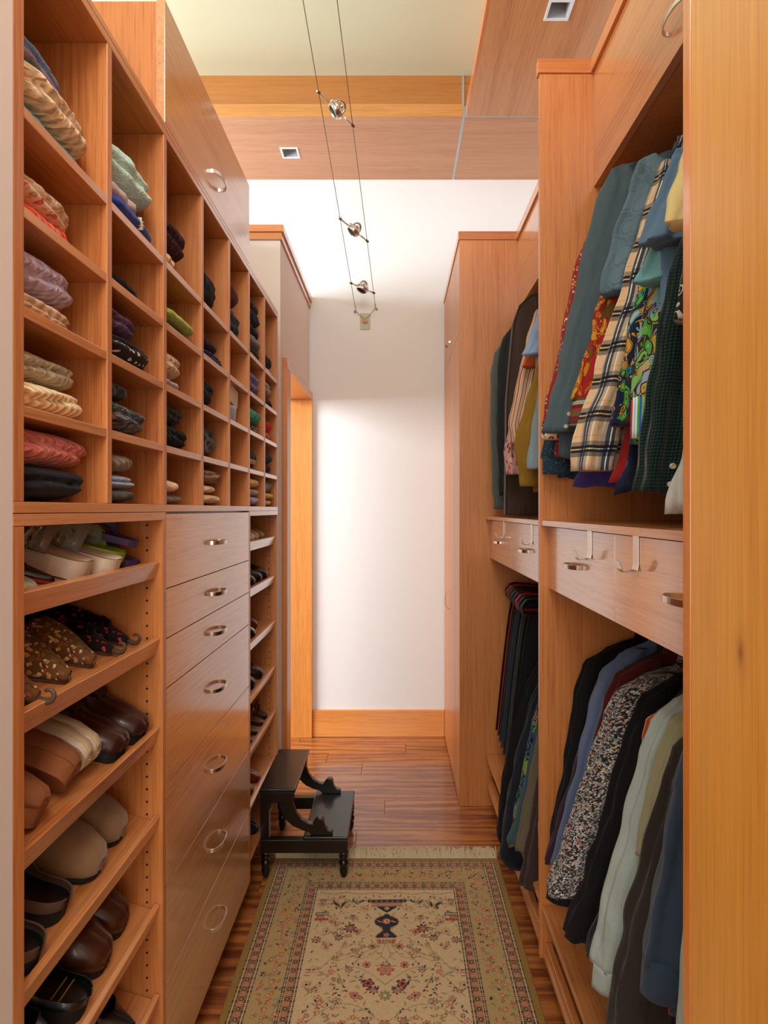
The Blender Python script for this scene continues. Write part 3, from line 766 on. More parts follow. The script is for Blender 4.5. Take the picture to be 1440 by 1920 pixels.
def shoe(name, label, toe, rz, L, W, H, style, mats, kind='round', cat='shoe', tilt=A17, roll=0, sole=.016, group=None, toe_in=0, flip=False, curl=False, platform=0):
    """toe: world position of the sole tip; local x runs heel to toe, origin at the sole tip"""
    e = thing(name, toe, label, cat, group, (roll, tilt, rz) if not flip else (roll, -tilt, rz + PI))
    off = (0 if not flip else L)
    up, so, ins = mats
    N = 26; S = [.5 * (i / N) + .5 * (.5 - .5 * math.cos(PI * i / N)) if i < N * .75 else 1 - (1 - i / N) ** 1.9 * 1.0 for i in range(N + 1)]; S.sort(); S[0] = .004; S[-1] = .996
    X = lambda s: (s - 1) * L + off
    asym = lambda s: .05 * W * math.sin(PI * s) 
    # sole
    rings = []
    heel = lambda s: sole + platform
    prof = []
    for s in S:
        w_ = outline(s, W, kind) + .002; y_ = asym(s); z0 = .0; z1 = heel(s)
        if style == 'heel': z0 = 0 if (s < .24 or s > .5) else min(.018, .018 * math.sin(PI * (s - .24) / .26) * 2)
        rings.append([(X(s), y_ - w_ * .96, z0), (X(s), y_ - w_, (z0 + z1) / 2), (X(s), y_ - w_ * .98, z1), (X(s), y_ + w_ * .98, z1), (X(s), y_ + w_, (z0 + z1) / 2), (X(s), y_ + w_ * .96, z0)])
    build('sole', MB().loft(rings), so, e, smooth=False, local=True, bevel=.001)
    # insole
    zi = sole + platform + .0012
    rings = [[(X(s), asym(s) - outline(s, W, kind) * .93, zi), (X(s), asym(s), zi + .0015), (X(s), asym(s) + outline(s, W, kind) * .93, zi)] for s in S]
    build('insole', MB().loft(rings, closed=False, cap=False), ins, e, smooth=True, local=True)
    if style == 'sandal': return e
    # upper
    def closed(s):   # how far the upper closes over the foot: 0 none .. 1 closed
        if style == 'mule': return 0 if s < .42 else min(1, (s - .42) / .03)
        if style == 'clog': return .30 if s < .40 else min(1, .30 + (s - .40) / .06 * .7)
        if style == 'lace': return .72 if s < .45 else min(1, .72 + (s - .45) / .08 * .28)
        if style == 'ballet': return .34 if s < .62 else min(1, .34 + (s - .62) / .12 * .66)
        return 1
    def hgt(s):
        if style == 'footbed': return .010 + .004 * math.cos(s * 6)
        toe_h = H * (.62 if kind != 'point' else .42)
        if style in ('lace', 'boot'): h = H * (1.0 if s < .3 else 1.0 - .45 * min((s - .3) / .3, 1))
        elif style == 'ballet': h = H * (.75 - .25 * min(s / .5, 1)) + (H * .12 if s > .62 else 0)
        elif style == 'clog': h = H * (.30 if s < .3 else .30 + .70 * (.5 - .5 * math.cos(PI * min((s - .3) / .2, 1))))
        else: h = H
        if s > .5: h *= 1 - (.38 if kind != 'point' else .72) * ((s - .5) / .5) ** 1.4
        if s > .88: h *= max(.0, 1 - ((s - .88) / .13) ** 2.4) ** .5 if kind != 'point' else 1
        return h
    NT_ = 9; s0 = .42 if style == 'mule' else 0.0
    rows = []; uvs = []
    for s in S:
        if s < s0: continue
        w_ = outline(s, W, kind); h = hgt(s); cl = 1 if style in ('boot',) else closed(s)
        ring = []
        for sd in (-1, 1):
            part = []
            for k in range(NT_ + 1):
                a = (k / NT_) * (PI / 2) * (cl if cl < 1 else 1)
                if cl < 1: a = (k / NT_) * (PI / 2) * (.25 + .75 * cl) * .8
                yy = w_ * math.cos(a) ** .8; zz_ = h * math.sin(a) ** .75 if a > 0 else 0
                if cl < 1: zz_ = h * (k / NT_) if style != 'footbed' else h * (k / NT_)
                if cl < 1: yy = w_ * (1 - .30 * (k / NT_) ** 2 * (1 if style in ('lace',) else .5))
                part.append((X(s), asym(s) + sd * yy, sole + platform + zz_))
            ring += part if sd == -1 else part[::-1]
        if style == 'footbed': pass
        rows.append(ring); uvs += [(p[0], p[1] + p[2]) for p in ring]
    rows.append([(X(1) + .0004, asym(1) + (q[1] - asym(S[-1])) * .15, sole + platform + (q[2] - sole - platform) * .2) for q in rows[-1]]); uvs += uvs[-len(rows[-1]):]
    m = MB().loft(rows, closed=False, cap=False, uvs=uvs)
    # drop the strip bridging the opening where the shoe is open
    nn = len(rows[0]) - 1; keep = []
    ss = [s for s in S if s >= s0] + [1.0]
    for i in range(len(rows) - 1):
        for j in range(nn):
            if j == NT_ and min(1 if style == 'boot' else closed(ss[i]), 1 if style == 'boot' else closed(ss[i + 1])) < .999: continue
            keep.append(i * nn + j)
    if style == 'footbed': keep = [i * nn + j for i in range(len(rows) - 1) for j in range(nn) if j != NT_]
    m.f = [m.f[k] for k in keep]; m.mi = [0] * len(m.f)
    u = build('upper', m, up, e, smooth=True, local=True)
    so_ = u.modifiers.new('s', 'SOLIDIFY'); so_.thickness = .003; so_.offset = -1
    if style == 'boot':
        rr_ = []
        for k in range(7):
            zz_ = sole + H * .6 + k * .025; q = .30 * L
            rr_.append([(X(.02) + q / 2 + q / 2 * 1.02 * math.cos(2 * PI * j / 16) + .004 * k, W * .36 * math.sin(2 * PI * j / 16), zz_) for j in range(16)])
        build('shaft', MB().loft(rr_), up, e, smooth=True, local=True)
    if curl:
        pts = [(X(.93), asym(.93), sole + .006)]
        for k in range(10):
            a = -PI / 2 + k * .45; rr2 = .012 - k * .0006
            pts.append((X(1) + .012 + rr2 * math.cos(a), 0, sole + .016 + rr2 * math.sin(a)))
        build('curled_toe', MB().tube(pts, [.006, .0055, .005, .0045, .004, .004, .0035, .0035, .003, .003, .0025], 8), curl, e, smooth=True, local=True)
    return e

LEA = lambda n, c, r=.35, coat=.3: plain('leather_' + n, c, r, 160, .12, coat=coat)
blk = LEA('black', (16, 15, 16)); blks = plain('sole_black', (20, 20, 20), .7)
brn = LEA('brown', (74, 36, 20)); drk = LEA('oxblood', (52, 20, 16), .4, .2); cork = plain('cork', (150, 92, 52), .85, 140, .5, var=.3)
suede = plain('suede_tan', (146, 114, 78), .95, 260, .4, sheen=.3, var=.4); felt = plain('felt_grey', (84, 74, 64), .95)
rimm = plain('cork_rim', (92, 66, 48), .9, 200, .3)
whit = plain('foam_white', (224, 206, 184), .6, bst=.05); gry = plain('canvas_grey', (150, 140, 120), .9)
olive = plain('canvas_beige', (196, 176, 140), .8); green = plain('rubber_lime', (136, 160, 30), .5); purp = plain('rubber_purple', (70, 50, 92), .6)
gold = floral('sequin_gold', (110, 72, 40), [(206, 160, 96), (150, 84, 56), (226, 200, 150), (124, 110, 40), (86, 44, 28)], 120, .46)
embr = floral('embroidered_black', (20, 14, 16), [(22, 16, 18), (170, 36, 56), (22, 16, 18), (180, 60, 50)], 90, .32, rings=False)
red = plain('leather_red', (110, 26, 18), .3, coat=.5); sil = plain('silver_leather', (172, 164, 150), .35, metallic=.4)
braid = plain('braid_gold', (84, 60, 44), .6, 400, .6)

def toe_at(x_px, z_lip, dx=.0, y=None):
    """sole tip resting behind the lip of the shelf whose lip top is at z_lip"""
    X_ = -.5337 - .014 - dx
    Y = y if y is not None else X_ * FPX / (x_px - VX)
    return (X_, Y, z_lip - .0105 + dx * math.tan(A17))

SP1 = 'flip-flops on the top shoe shelf'
def straps(e, L, W, z, m, col_label=None, lime=False):
    for sd in (-1, 1):
        pts = [(-.20 * L, 0, z), (-.26 * L, sd * W * .10, z + .022), (-.42 * L, sd * W * .36, z + .028), (-.58 * L, sd * W * .44, z)]
        build('strap', MB().tube(pts, [.004, .0055, .0055, .004], 8, flat=1.8), m, e, smooth=True, local=True)
# shelf 1 (heels towards the aisle)
def flipflop(label, x_px, dx, mat, th, strap_m, L=.225, W=.085, rz=0, y=None, z_add=0):
    tx, ty, tz = toe_at(x_px, 1.33, dx, y)
    e = shoe('flip_flop', label, (tx, ty, tz + z_add), rz, L, W, 0, 'sandal', (mat, mat, mat), cat='sandal', sole=th, group=SP1)
    straps(e, L, W, th, strap_m); return e
flipflop('purple flip-flop lying against the cabinet divider', 0, .01, purp, .016, purp, y=1.288, rz=.14)
flipflop('second purple flip-flop, tipped on top of the first', 0, .0, purp, .014, purp, y=1.262, z_add=.05, rz=.28)
flipflop('lime green rubber flip-flop behind the white platforms', 0, .012, green, .022, green, y=1.222, z_add=.018, rz=.1)
clear = NT('clear_vinyl'); clear.P(Base_Color=(.95, .95, .9, 1), Roughness=.08, Transmission_Weight=.85, IOR=1.45)
goldm = metal('gold_chain', (206, 150, 84), .3)
for y_, lb, dx in ((1.165, 'white platform sandal with a clear strap, farther of the pair', .0), (1.078, 'white platform sandal with a clear strap and gold heart chain', .012)):
    tx, ty, tz = toe_at(0, 1.33, dx, y_)
    e = shoe('platform_sandal', lb, (tx, ty, tz), .10, .235, .088, 0, 'sandal', (whit, whit, whit), cat='sandal', sole=.018, platform=.016, kind='square', group='white platform sandals')
    n = 12; rings = []
    for k in range(n + 1):
        a = PI * k / n; rings.append([(-.082 + q, .046 * math.cos(a), .034 + .050 * math.sin(a)) for q in (-.022, .022)])
    s_ = build('clear_strap', MB().loft(rings, closed=False, cap=False), clear.m, e, smooth=True, local=True); q = s_.modifiers.new('s', 'SOLIDIFY'); q.thickness = .003
    ch = MB()
    for k in range(15):
        a = PI * (k + .5) / 15; c_ = Vector((-.092, .049 * math.cos(a), .036 + .053 * math.sin(a)))
        ch.loft([[c_ + Vector(((.003 * math.cos(q2)) * (1 if k % 2 else .4), .0055 * math.sin(q2) * math.sin(a), .0055 * math.sin(q2) * math.cos(a) + .002 * math.cos(q2))) * 1.0 + Vector((0, 0, w3)) for q2 in [2 * PI * i3 / 8 for i3 in range(8)]] for w3 in (-.001, .001)])
    cho = build('chain', ch, goldm, e, local=True); cho['kind'] = 'stuff'
    hp = [(16 * math.sin(a) ** 3, 13 * math.cos(a) - 5 * math.cos(2 * a) - 2 * math.cos(3 * a) - math.cos(4 * a)) for a in [2 * PI * k / 28 for k in range(28)]]
    Mh = Matrix.Translation((-.080, -.012, .084)) @ Matrix.Rotation(-.5, 4, 'Y')
    build('heart_charm', MB().loft([[Mh @ Vector((b_ * .00105, a_ * .00105, t_)) for a_, b_ in hp] for t_ in (0, .004)]), plain('rhinestone_heart', (214, 196, 170), .25, 500, .9, metallic=.6), e, local=True, label='rhinestone heart charm')
rd = plain('sole_red', (170, 40, 30), .5)
for y_, lb in ((.985, 'black sandal with a red sole, farther of the pair'), (.925, 'black sandal with a red sole, nearer the post')):
    tx, ty, tz = toe_at(0, 1.33, .02, y_)
    e = shoe('flat_sandal', lb, (tx, ty, tz), .25, .21, .06, .028, 'ballet', (blk, rd, blk), 'point', cat='sandal', sole=.006)
tx, ty, tz = toe_at(0, 1.33, .002, .905)
shoe('flat_shoe', 'silver flat shoe at the near end of the top shoe shelf', (tx, ty, tz), .1, .20, .055, .03, 'ballet', (sil, blks, sil), sole=.006)

# shelf 2: embroidered pointed slippers
for y_, lb, dx, m_, cm, rz in ((1.283, 'black slipper embroidered in red with curled toe, far one', .03, embr, braid, .0), (1.205, 'black slipper embroidered in red with curled toe, near one', .026, embr, braid, .0),
                          (1.118, 'gold sequinned pointed slipper beside the black embroidered pair', .02, gold, braid, .0), (1.022, 'gold sequinned pointed slipper in the middle of its row', .014, gold, braid, .05), (.915, 'gold sequinned pointed slipper nearest the left post', .004, gold, braid, .05)):
    shoe('pointed_slipper', lb, toe_at(0, 1.157, dx, y_), rz, .235, .088, .052, 'mule' if m_ is gold else 'ballet', (m_, brn, plain('slipper_lining', (96, 66, 44), .8)), 'point', cat='slipper', sole=.007, curl=cm if m_ is embr or y_ < 1.0 else False, group='embroidered pointed slippers')
# shelf 3
for y_, lb, dx in ((1.298, 'oxblood leather lace-up shoe against the divider', .004), (1.205, 'oxblood leather lace-up shoe, nearer one', .006)):
    e = shoe('lace_up_shoe', lb, toe_at(0, .956, dx, y_), .0, .245, .088, .072, 'lace', (drk, blks, blk), 'square', sole=.022, group='oxblood lace-up shoes')
    for k in range(4):
        xx = -.118 - k * .02; zz_ = .066 + k * .006
        build('lace', MB().tube([(xx, -.022, zz_), (xx + .004, 0, zz_ + .008), (xx, .022, zz_)], .0028, 6), blk, e, smooth=True, local=True)
    build('tongue', MB().loft([[(-.11 - k * .018, -.022, .070 + k * .0085), (-.11 - k * .018, .022, .070 + k * .0085), (-.11 - k * .018, .022, .074 + k * .0085), (-.11 - k * .018, -.022, .074 + k * .0085)] for k in range(6)]), drk, e, local=True)
for y_, lb, dz in ((1.105, 'white-edged grey slipper standing on its side, farther one', .0), (1.075, 'white-edged grey slipper standing on its side, nearer one', .0)):
    tx, ty, tz = toe_at(0, .956, .012, y_)
    e = shoe('canvas_slipper', lb, (tx, ty, tz + .044), -.04, .235, .088, .034, 'mule', (olive, whit, gry), cat='slipper', roll=-1.22, sole=.012, group='grey canvas slippers')
    oo = [((s / 20 - 1) * .235, .05 * .088 * math.sin(PI * s / 20), outline(min(max(s / 20, .02), .98), .088, 'round') * .86) for s in range(21)]
    build('outsole', MB().loft([[(x_, y0_ - w_, -.0015), (x_, y0_ - w_, .001), (x_, y0_ + w_, .001), (x_, y0_ + w_, -.0015)] for x_, y0_, w_ in oo[1:-1]]), gry, e, local=True)
for y_, lb, rl, dz in ((1.012, 'cork clog lying on its side behind the other', -.9, .03), (.925, 'cork clog at the near end of the third shelf', -.35, .008)):
    tx, ty, tz = toe_at(0, .956, .012, y_)
    shoe('cork_clog', lb, (tx, ty, tz + dz), .0, .22, .088, .04, 'clog', (cork, cork, felt), cat='clog', roll=rl, sole=.030, group='cork clogs')
# shelf 4
for y_, lb, dx in ((1.252, 'tan suede clog nearest the divider', .03), (1.140, 'tan suede clog, nearer one of the pair', .02)):
    e = shoe('suede_clog', lb, toe_at(0, .755, dx, y_), .0, .25, .112, .062, 'mule', (suede, blks, felt), cat='clog', sole=.014, group='tan suede clogs')
    build('stitching', MB().tube([(-.112, .0, .0735), (-.122, .006, .0755), (-.128, -.004, .0765), (-.136, .003, .077)], .0012, 5), whit, e, local=True)
for y_, lb, dx in ((1.02, 'black leather clog with open cork heel, farther one', .022), (.915, 'black leather clog with open cork heel, nearer one', .006)):
    e = shoe('leather_clog', lb, toe_at(0, .755, dx, y_), 0, .235, .098, .052, 'clog', (rimm, blks, blk), cat='clog', sole=.026, flip=True, group='black open-heel clogs')
# shelf 5
for y_, lb, dx in ((1.262, 'brown leather clog near the divider, fifth shelf', .03), (1.165, 'brown leather clog, nearer one, fifth shelf', .02)):
    shoe('leather_clog', lb, toe_at(0, .5545, dx, y_), 0, .25, .10, .06, 'mule', (brn, blks, blk), cat='clog', sole=.018, group='brown leather clogs')
gm = plain('label_gold', (150, 116, 60), .5)
e = shoe('slip_on_shoe', 'black shoe with a gold woven label inside, fifth shelf', toe_at(0, .5545, .01, 1.065), PI * 0, .235, .095, .04, 'clog', (blk, blks, blk), sole=.03, flip=True)
build('woven_label', MB().box(.040, .0425, -.026, .026, .0335, .0345).box(.054, .0565, -.026, .026, .0335, .0345), gm, e, local=True, label='gold bordered label')['kind'] = 'stuff'
e = shoe('strap_shoe', 'black round-toed shoe with a strap, near end of fifth shelf', toe_at(0, .5545, .004, .955), 0, .24, .10, .05, 'ballet', (blk, blks, blk), sole=.02)
build('strap', MB().tube([(-.13, -.04, .04), (-.125, 0, .072), (-.13, .04, .04)], .005, 8), blk, e, smooth=True, local=True)
# shelf 6 and 7
for y_, lb, z_ in ((1.265, 'black pointed shoe beside the divider on the sixth shelf', .351), (1.165, 'black pointed shoe on the sixth shelf, nearer one', .351), (1.05, 'black flat shoe half hidden on the sixth shelf', .351)):
    shoe('pointed_shoe', lb, toe_at(0, z_, .01, y_), .0, .24, .085, .05, 'ballet', (blk, blks, blk), 'point', sole=.008, group='black shoes on the low shelf')
# far shoe cabinet
for k, (y_, m_) in enumerate(((2.235, olive), (2.325, whit), (2.40, olive), (2.49, plain('leather_olive', (150, 136, 84), .5)))):
    shoe('canvas_shoe', ['beige canvas shoe at the left end of the top far shelf', 'white canvas shoe, second on the top far shelf', 'beige canvas shoe, third on the top far shelf', 'olive leather shoe, right end of the top far shelf'][k], toe_at(0, 1.33, .008, y_), 0, .22, .075, .058, 'lace', (m_, blks, m_), sole=.010)
for k, y_ in enumerate((2.23, 2.33, 2.45, 2.56)):
    shoe('dress_shoe', ['black shoe, leftmost on the second far shelf', 'black shoe, second from left on the second far shelf', 'black shoe, third on the second far shelf', 'black shoe at the right end of the second far shelf'][k], toe_at(0, 1.157, .008, y_), 0, .24, .085, .062, 'lace', (blk, blks, blk), sole=.012)
for k, (y_, m_) in enumerate(((2.245, LEA('black_shiny', (14, 14, 20), .15, 1)), (2.34, LEA('black_shiny2', (14, 14, 20), .15, 1)), (2.46, brn))):
    shoe('ankle_boot' if k == 2 else 'pump', ['shiny black flat with gold trim, third far shelf, left', 'shiny black flat with gold trim, third far shelf, centre', 'brown leather ankle boot on the third far shelf'][k], toe_at(0, .956, .008 if k < 2 else .03, y_), 0, .235, .08, .05 if k < 2 else .07, 'ballet' if k < 2 else 'boot', (m_, blks, blk), sole=.010)
for k, y_ in enumerate((2.235, 2.34, 2.48)):
    shoe('ankle_boot', ['black ankle boot, left on the fourth far shelf', 'black ankle boot, centre of the fourth far shelf', 'black ankle boot, right on the fourth far shelf'][k], toe_at(0, .755, .01, y_), 0, .24, .085, .06, 'boot', (blk, blks, blk), sole=.014)
for k, (y_, m_) in enumerate(((2.23, olive), (2.31, blk), (2.40, LEA('tan', (120, 66, 30))), (2.50, LEA('tan2', (110, 58, 28))), (2.58, brn))):
    e = shoe('strappy_sandal', ['beige and black strappy sandal, fifth far shelf, left', 'black strappy sandal on the fifth far shelf', 'tan strappy sandal in the middle of the fifth far shelf', 'tan strappy sandal, right of centre on the fifth far shelf', 'dark brown strappy sandal at the right end of the fifth far shelf'][k], toe_at(0, .5545, .01, y_), 0, .23, .075, 0, 'sandal', (m_, blks, m_), cat='sandal', sole=.014)
    for q in (-.05, -.085, -.13, -.20):
        build('strap', MB().tube([(q, -.033, .014), (q - .004, -.028, .04), (q - .008, 0, .056), (q - .004, .028, .04), (q, .033, .014)], .0045, 6), m_, e, smooth=True, local=True)
for k, y_ in enumerate((2.32, 2.43)):
    shoe('ballet_flat', ['red leather flat, nearer one, just above the step stool', 'red leather flat, farther one, just above the step stool'][k], toe_at(0, .351, .01, y_), 0, .23, .082, .045, 'ballet', (red, blks, olive), sole=.008)
for k, y_ in enumerate((2.26, 2.40)):
    shoe('ballet_flat', ['dark blue shoe beside the step stool top', 'dark shoe behind the step stool leg'][k], toe_at(0, .16, .01, y_), 0, .23, .08, .045, 'ballet', (LEA('navy%d' % k, (20, 26, 44)), blks, blk), sole=.01)

# ================================================================== GARMENTS
def spline(pts, z):
    """x at height z on a polyline sorted by falling z"""
    if z >= pts[0][1]: return pts[0][0]
    for (xa, za), (xb, zb) in zip(pts[:-1], pts[1:]):
        if z >= zb:
            t_ = (za - z) / max(za - zb, 1e-6); t_ = t_ * t_ * (3 - 2 * t_) * .5 + t_ * .5
            return xa + (xb - xa) * t_
    return pts[-1][0]

def garment(name, label, cat, Y, edge, mat, sleeve=True, cuff=None, hem=None, th=.026, sw=.085, xc=.745, group=None, seed=0, fold=.0055, cuffh=.05, sl_end=None, lean=0.0, hw=None, cuff_px=None, button=False, sleeve_mat=None, nofold=False, slth=.024):
    """edge: photo pixels along the aisle-side outline, from the neck down; turned into x,z in the plane at depth Y"""
    pts = [at(px, py, Y) for px, py in edge]
    top = pts[0][1]; bot = pts[-1][1]
    hz_ = hem if hem is not None else bot + .02
    e = thing(name, (xc, Y, top), label, cat, group)
    # --- body
    N = 34; n = 36; rings = []; uvs = []
    for i in range(N + 1):
        z = top - (top - hz_) * (i / N) ** 1.0
        f = i / N
        xe = spline(pts, z)
        ins = (.050 if sleeve else 0.0) * min(1, max(0, (top - z) / .12))
        x0 = min(xe + ins, xc - .028)
        x1 = min(2 * xc - x0 , 1.055)
        a = (x1 - x0) / 2; cx = (x0 + x1) / 2
        t_ = th * (.35 + .65 * min(1, (top - z) / .07)) * (1 + .15 * f)
        ring = []
        for j in range(n):
            an = 2 * PI * j / n
            x = math.cos(an); y = math.sin(an)
            xx = math.copysign(abs(x) ** .75, x) * a; yy = math.copysign(abs(y) ** .6, y) * t_ / 2
            u = xx
            if not nofold:
                amp = fold * (.25 + f) * (1 - .3 * abs(x) ** 6)
                yy += amp * (math.sin(u * 46 + seed * 2.3 + 2.2 * math.sin(z * 4 + seed)) + .5 * math.sin(u * 97 + seed + z * 6))
                yy += .006 * nz((xx, f * 1.5, seed), 6, seed)
            zj = z
            if i == N: zj += .010 * math.sin(u * 20 + seed) + .006 * math.sin(u * 53)
            if i == 0: zj -= abs(xx) * .15
            ring.append((cx + xx, Y + .012 * (1 if sleeve else 0) + yy + lean * f, zj))
            uvs.append((an / (2 * PI) * (2 * a + t_) + (0 if j < n else 0), z))
        rings.append(ring)
    build('body', MB().loft(rings, uvs=uvs), mat, e, smooth=True)
    # collar
    cr = MB(); rings = []
    for k in range(3):
        rings.append([(xc + (.052 - .006 * k) * math.cos(2 * PI * j / 16), Y + .012 + (.020) * math.sin(2 * PI * j / 16), top - .022 + k * .018) for j in range(16)])
    build('collar', cr.loft(rings), mat, e, smooth=True)
    # --- sleeve down the aisle side
    if sleeve:
        s_end = sl_end if sl_end is not None else bot
        k0 = min(2, len(pts) - 2); ztop = pts[1][1] + .012 if len(pts) > 2 else top - .02
        m_ = sleeve_mat or mat; rings = []; uvs = []; N2 = 44; n2 = 36
        for i in range(N2 + 1):
            f = i / N2; z = ztop - (ztop - s_end) * f
            xe = spline(pts, z)
            wx = sw / 2 * (1.0 - .28 * f) * min(1, .35 + f * 8); wy = slth * (1 - .1 * f) * min(1, .4 + f * 6)
            ring = []
            for j in range(n2):
                an = 2 * PI * j / n2
                cr_ = 1 + .08 * nz((math.cos(an), math.sin(an), z * 5), 2.2, seed) + .05 * math.sin(z * 60 + an * 2 + seed) * f + .12 * math.sin(5 * an + seed + 1.1 * math.sin(z * 2.6 + seed)) + .05 * math.sin(9 * an - z * 7)
                xx = wx * math.cos(an) * cr_; yy = wy * math.sin(an) * cr_ + .004 * math.sin(xx * 120 + seed)
                ring.append((xe + wx + xx, Y - .014 + yy, z)); uvs.append((an / (2 * PI) * .31 + seed * .013, z + f * .01))
            rings.append(ring)
        sl = build('sleeve', MB().loft(rings, uvs=uvs), m_, e, smooth=True)
        if cuff:
            rings = []; uvs = []
            xe = spline(pts, s_end + .01)
            for k in range(6):
                f = k / 5; z = s_end + .004 - cuffh * f
                wx = sw / 2 * .80 * (1 + .02 * math.sin(f * 9)); wy = slth * 1.02
                xb = xe + (pts[-1][0] - pts[-2][0]) / max(.001, abs(pts[-1][1] - pts[-2][1])) * cuffh * f * .5
                rings.append([(xb + wx + wx * math.cos(2 * PI * j / 20) * (1 + .04 * math.sin(j * 2.1)), Y - .014 + wy * math.sin(2 * PI * j / 20), z) for j in range(20)])
                uvs += [(j / 20 * .2, z) for j in range(20)]
            build('cuff', MB().loft(rings, uvs=uvs), cuff, sl, smooth=True)
        if button:
            for bz in (.012, .045):
                cx_ = spline(pts, s_end + bz) + sw * .42; yb = Y - .014 - slth * 1.02
                build('button', MB().loft([[(cx_ + .0055 * r_ * math.cos(2 * PI * j / 12), yb - t_, s_end + bz + .0055 * r_ * math.sin(2 * PI * j / 12)) for j in range(12)] for r_, t_ in ((1, -.003), (1, .002), (.7, .003), (.65, .0015))]), plain('shell_button', (196, 184, 160), .25) if 'shell_button' not in bpy.data.materials else bpy.data.materials['shell_button'], sl)
    return e

G1 = 'shirts hung in the upper near closet'; G2 = 'jackets hung in the lower near closet'; G3 = 'clothes hung in the upper far closet'; G4 = 'clothes hung in the lower far closet'
slate = cloth('slate_cotton', (74, 92, 98)); slatej = floral('slate_jacquard', (84, 106, 118), [(92, 116, 126), (96, 120, 132)], 24, .42, rings=True)
redfl = floral('red_small_floral', (140, 34, 30), [(200, 160, 110), (226, 200, 160), (170, 50, 36), (60, 100, 100)], 120, .34)
bluefl = floral('navy_dotted', (34, 62, 82), [(180, 180, 160), (120, 140, 140)], 150, .2)
crfl = floral('cream_red_floral', (226, 208, 176), [(168, 38, 36), (40, 60, 110), (150, 40, 50), (30, 100, 70)], 62, .42, leaf=(60, 110, 70))
fire = floral('red_gold_paisley', (150, 28, 20), [(196, 130, 24), (70, 92, 30), (160, 30, 20), (206, 150, 40), (110, 30, 24)], 46, .34, 1.6, rings=True)
swirl = floral('teal_swirl', (22, 30, 60), [(30, 150, 160), (90, 170, 50), (206, 150, 40), (22, 28, 64), (120, 190, 200), (60, 36, 30)], 42, .34, 1.8, rings=True)
swirl2 = floral('green_paisley', (60, 34, 28), [(80, 160, 60), (130, 190, 90), (150, 170, 190), (50, 40, 60), (200, 160, 60)], 32, .34, 2.0, rings=True)
pl1 = plaid('tan_navy_plaid', [(0, (216, 184, 146)), (.30, (150, 150, 148)), (.42, (60, 66, 80)), (.56, (226, 226, 220)), (.60, (60, 66, 80)), (.70, (176, 164, 146)), (.82, (236, 220, 190)), (.86, (216, 184, 146))],
            [(0, (255, 252, 246)), (.26, (150, 156, 168)), (.38, (40, 46, 60)), (.46, (245, 245, 245)), (.50, (40, 46, 60)), (.58, (176, 180, 190)), (.70, (255, 250, 240)), (.84, (240, 225, 200)), (.87, (255, 252, 246))], .078, pu=.062)
hound = plaid('green_houndstooth', [(0, (26, 84, 76)), (.5, (12, 26, 28))], [(0, (160, 200, 190)), (.5, (70, 84, 90))], .0062)
stripc = stripes('multi_stripe', [(200, 60, 60), (236, 236, 240), (170, 200, 236), (236, 240, 244), (70, 170, 60), (60, 90, 190), (130, 190, 90), (230, 236, 244), (120, 130, 190), (90, 180, 100)], .05, 0)
rcuff = stripes('red_brown_stripe', [(120, 36, 34), (96, 90, 60), (140, 60, 44), (110, 30, 36), (150, 160, 150), (100, 60, 40)], .06, 1)
steelb = cloth('steel_blue_linen', (92, 122, 148), .85, 500); aqua = cloth('aqua_cotton', (112, 172, 176)); yel = cloth('pale_yellow_cotton', (236, 218, 150))
blkpais = floral('black_white_paisley', (20, 24, 34), [(20, 24, 34), (170, 172, 156), (20, 24, 34), (190, 190, 170)], 34, .36, .9, rings=True)
navyp = floral('navy_print', (20, 28, 50), [(60, 90, 140), (20, 28, 50)], 40, .3)
cream = cloth('cream_cotton', (224, 206, 176)); purpc = cloth('violet_cotton', (62, 48, 116)); redc = cloth('crimson_cotton', (150, 30, 26)); whitec = cloth('white_cotton', (206, 210, 204))
blackc = cloth('black_wool', (14, 14, 17), sheen=.05); navyc = cloth('ink_wool', (20, 26, 38)); peri = cloth('periwinkle_cotton', (98, 114, 146)); char = cloth('charcoal_cotton', (40, 42, 46))
burg = cloth('burgundy_wool', (84, 22, 18)); plum = cloth('plum_wool', (58, 30, 46)); heather = cloth('heather_jersey', (156, 172, 164), c2=(176, 190, 182)); khaki = cloth('khaki_cotton', (150, 146, 112))
dbrown = cloth('espresso_jersey', (46, 38, 34)); steelj = cloth('petrol_jersey', (46, 66, 84)); indigo = cloth('indigo_velour', (34, 32, 74)); rust = stripes('rust_stripe', [(160, 70, 36), (196, 150, 110), (150, 60, 30)], .014, 0)
teal2 = cloth('dusty_teal', (56, 84, 90)); umber = cloth('umber_velvet', (56, 40, 36)); olv = cloth('crushed_olive', (92, 84, 62), c2=(116, 104, 84))
t = NT('boucle_tweed'); vo = t.n('TexVoronoi', {'Vector': t.coord('UV'), 'Scale': 300}); sc_ = t.n('SeparateColor', {0: vo.outputs['Color']})
tc = t.ramp(sc_.outputs[0], [(0, (22, 22, 28)), (.36, (160, 156, 150)), (.54, (214, 206, 198)), (.74, (30, 30, 36)), (.84, (120, 150, 150)), (.91, (186, 96, 84)), (.96, (206, 170, 90))], 'CONSTANT')
t.P(Base_Color=tc, Roughness=.95, Sheen_Weight=.3); t.bump(vo.outputs['Distance'], 1.0, .004); tweed = t.m

g = garment
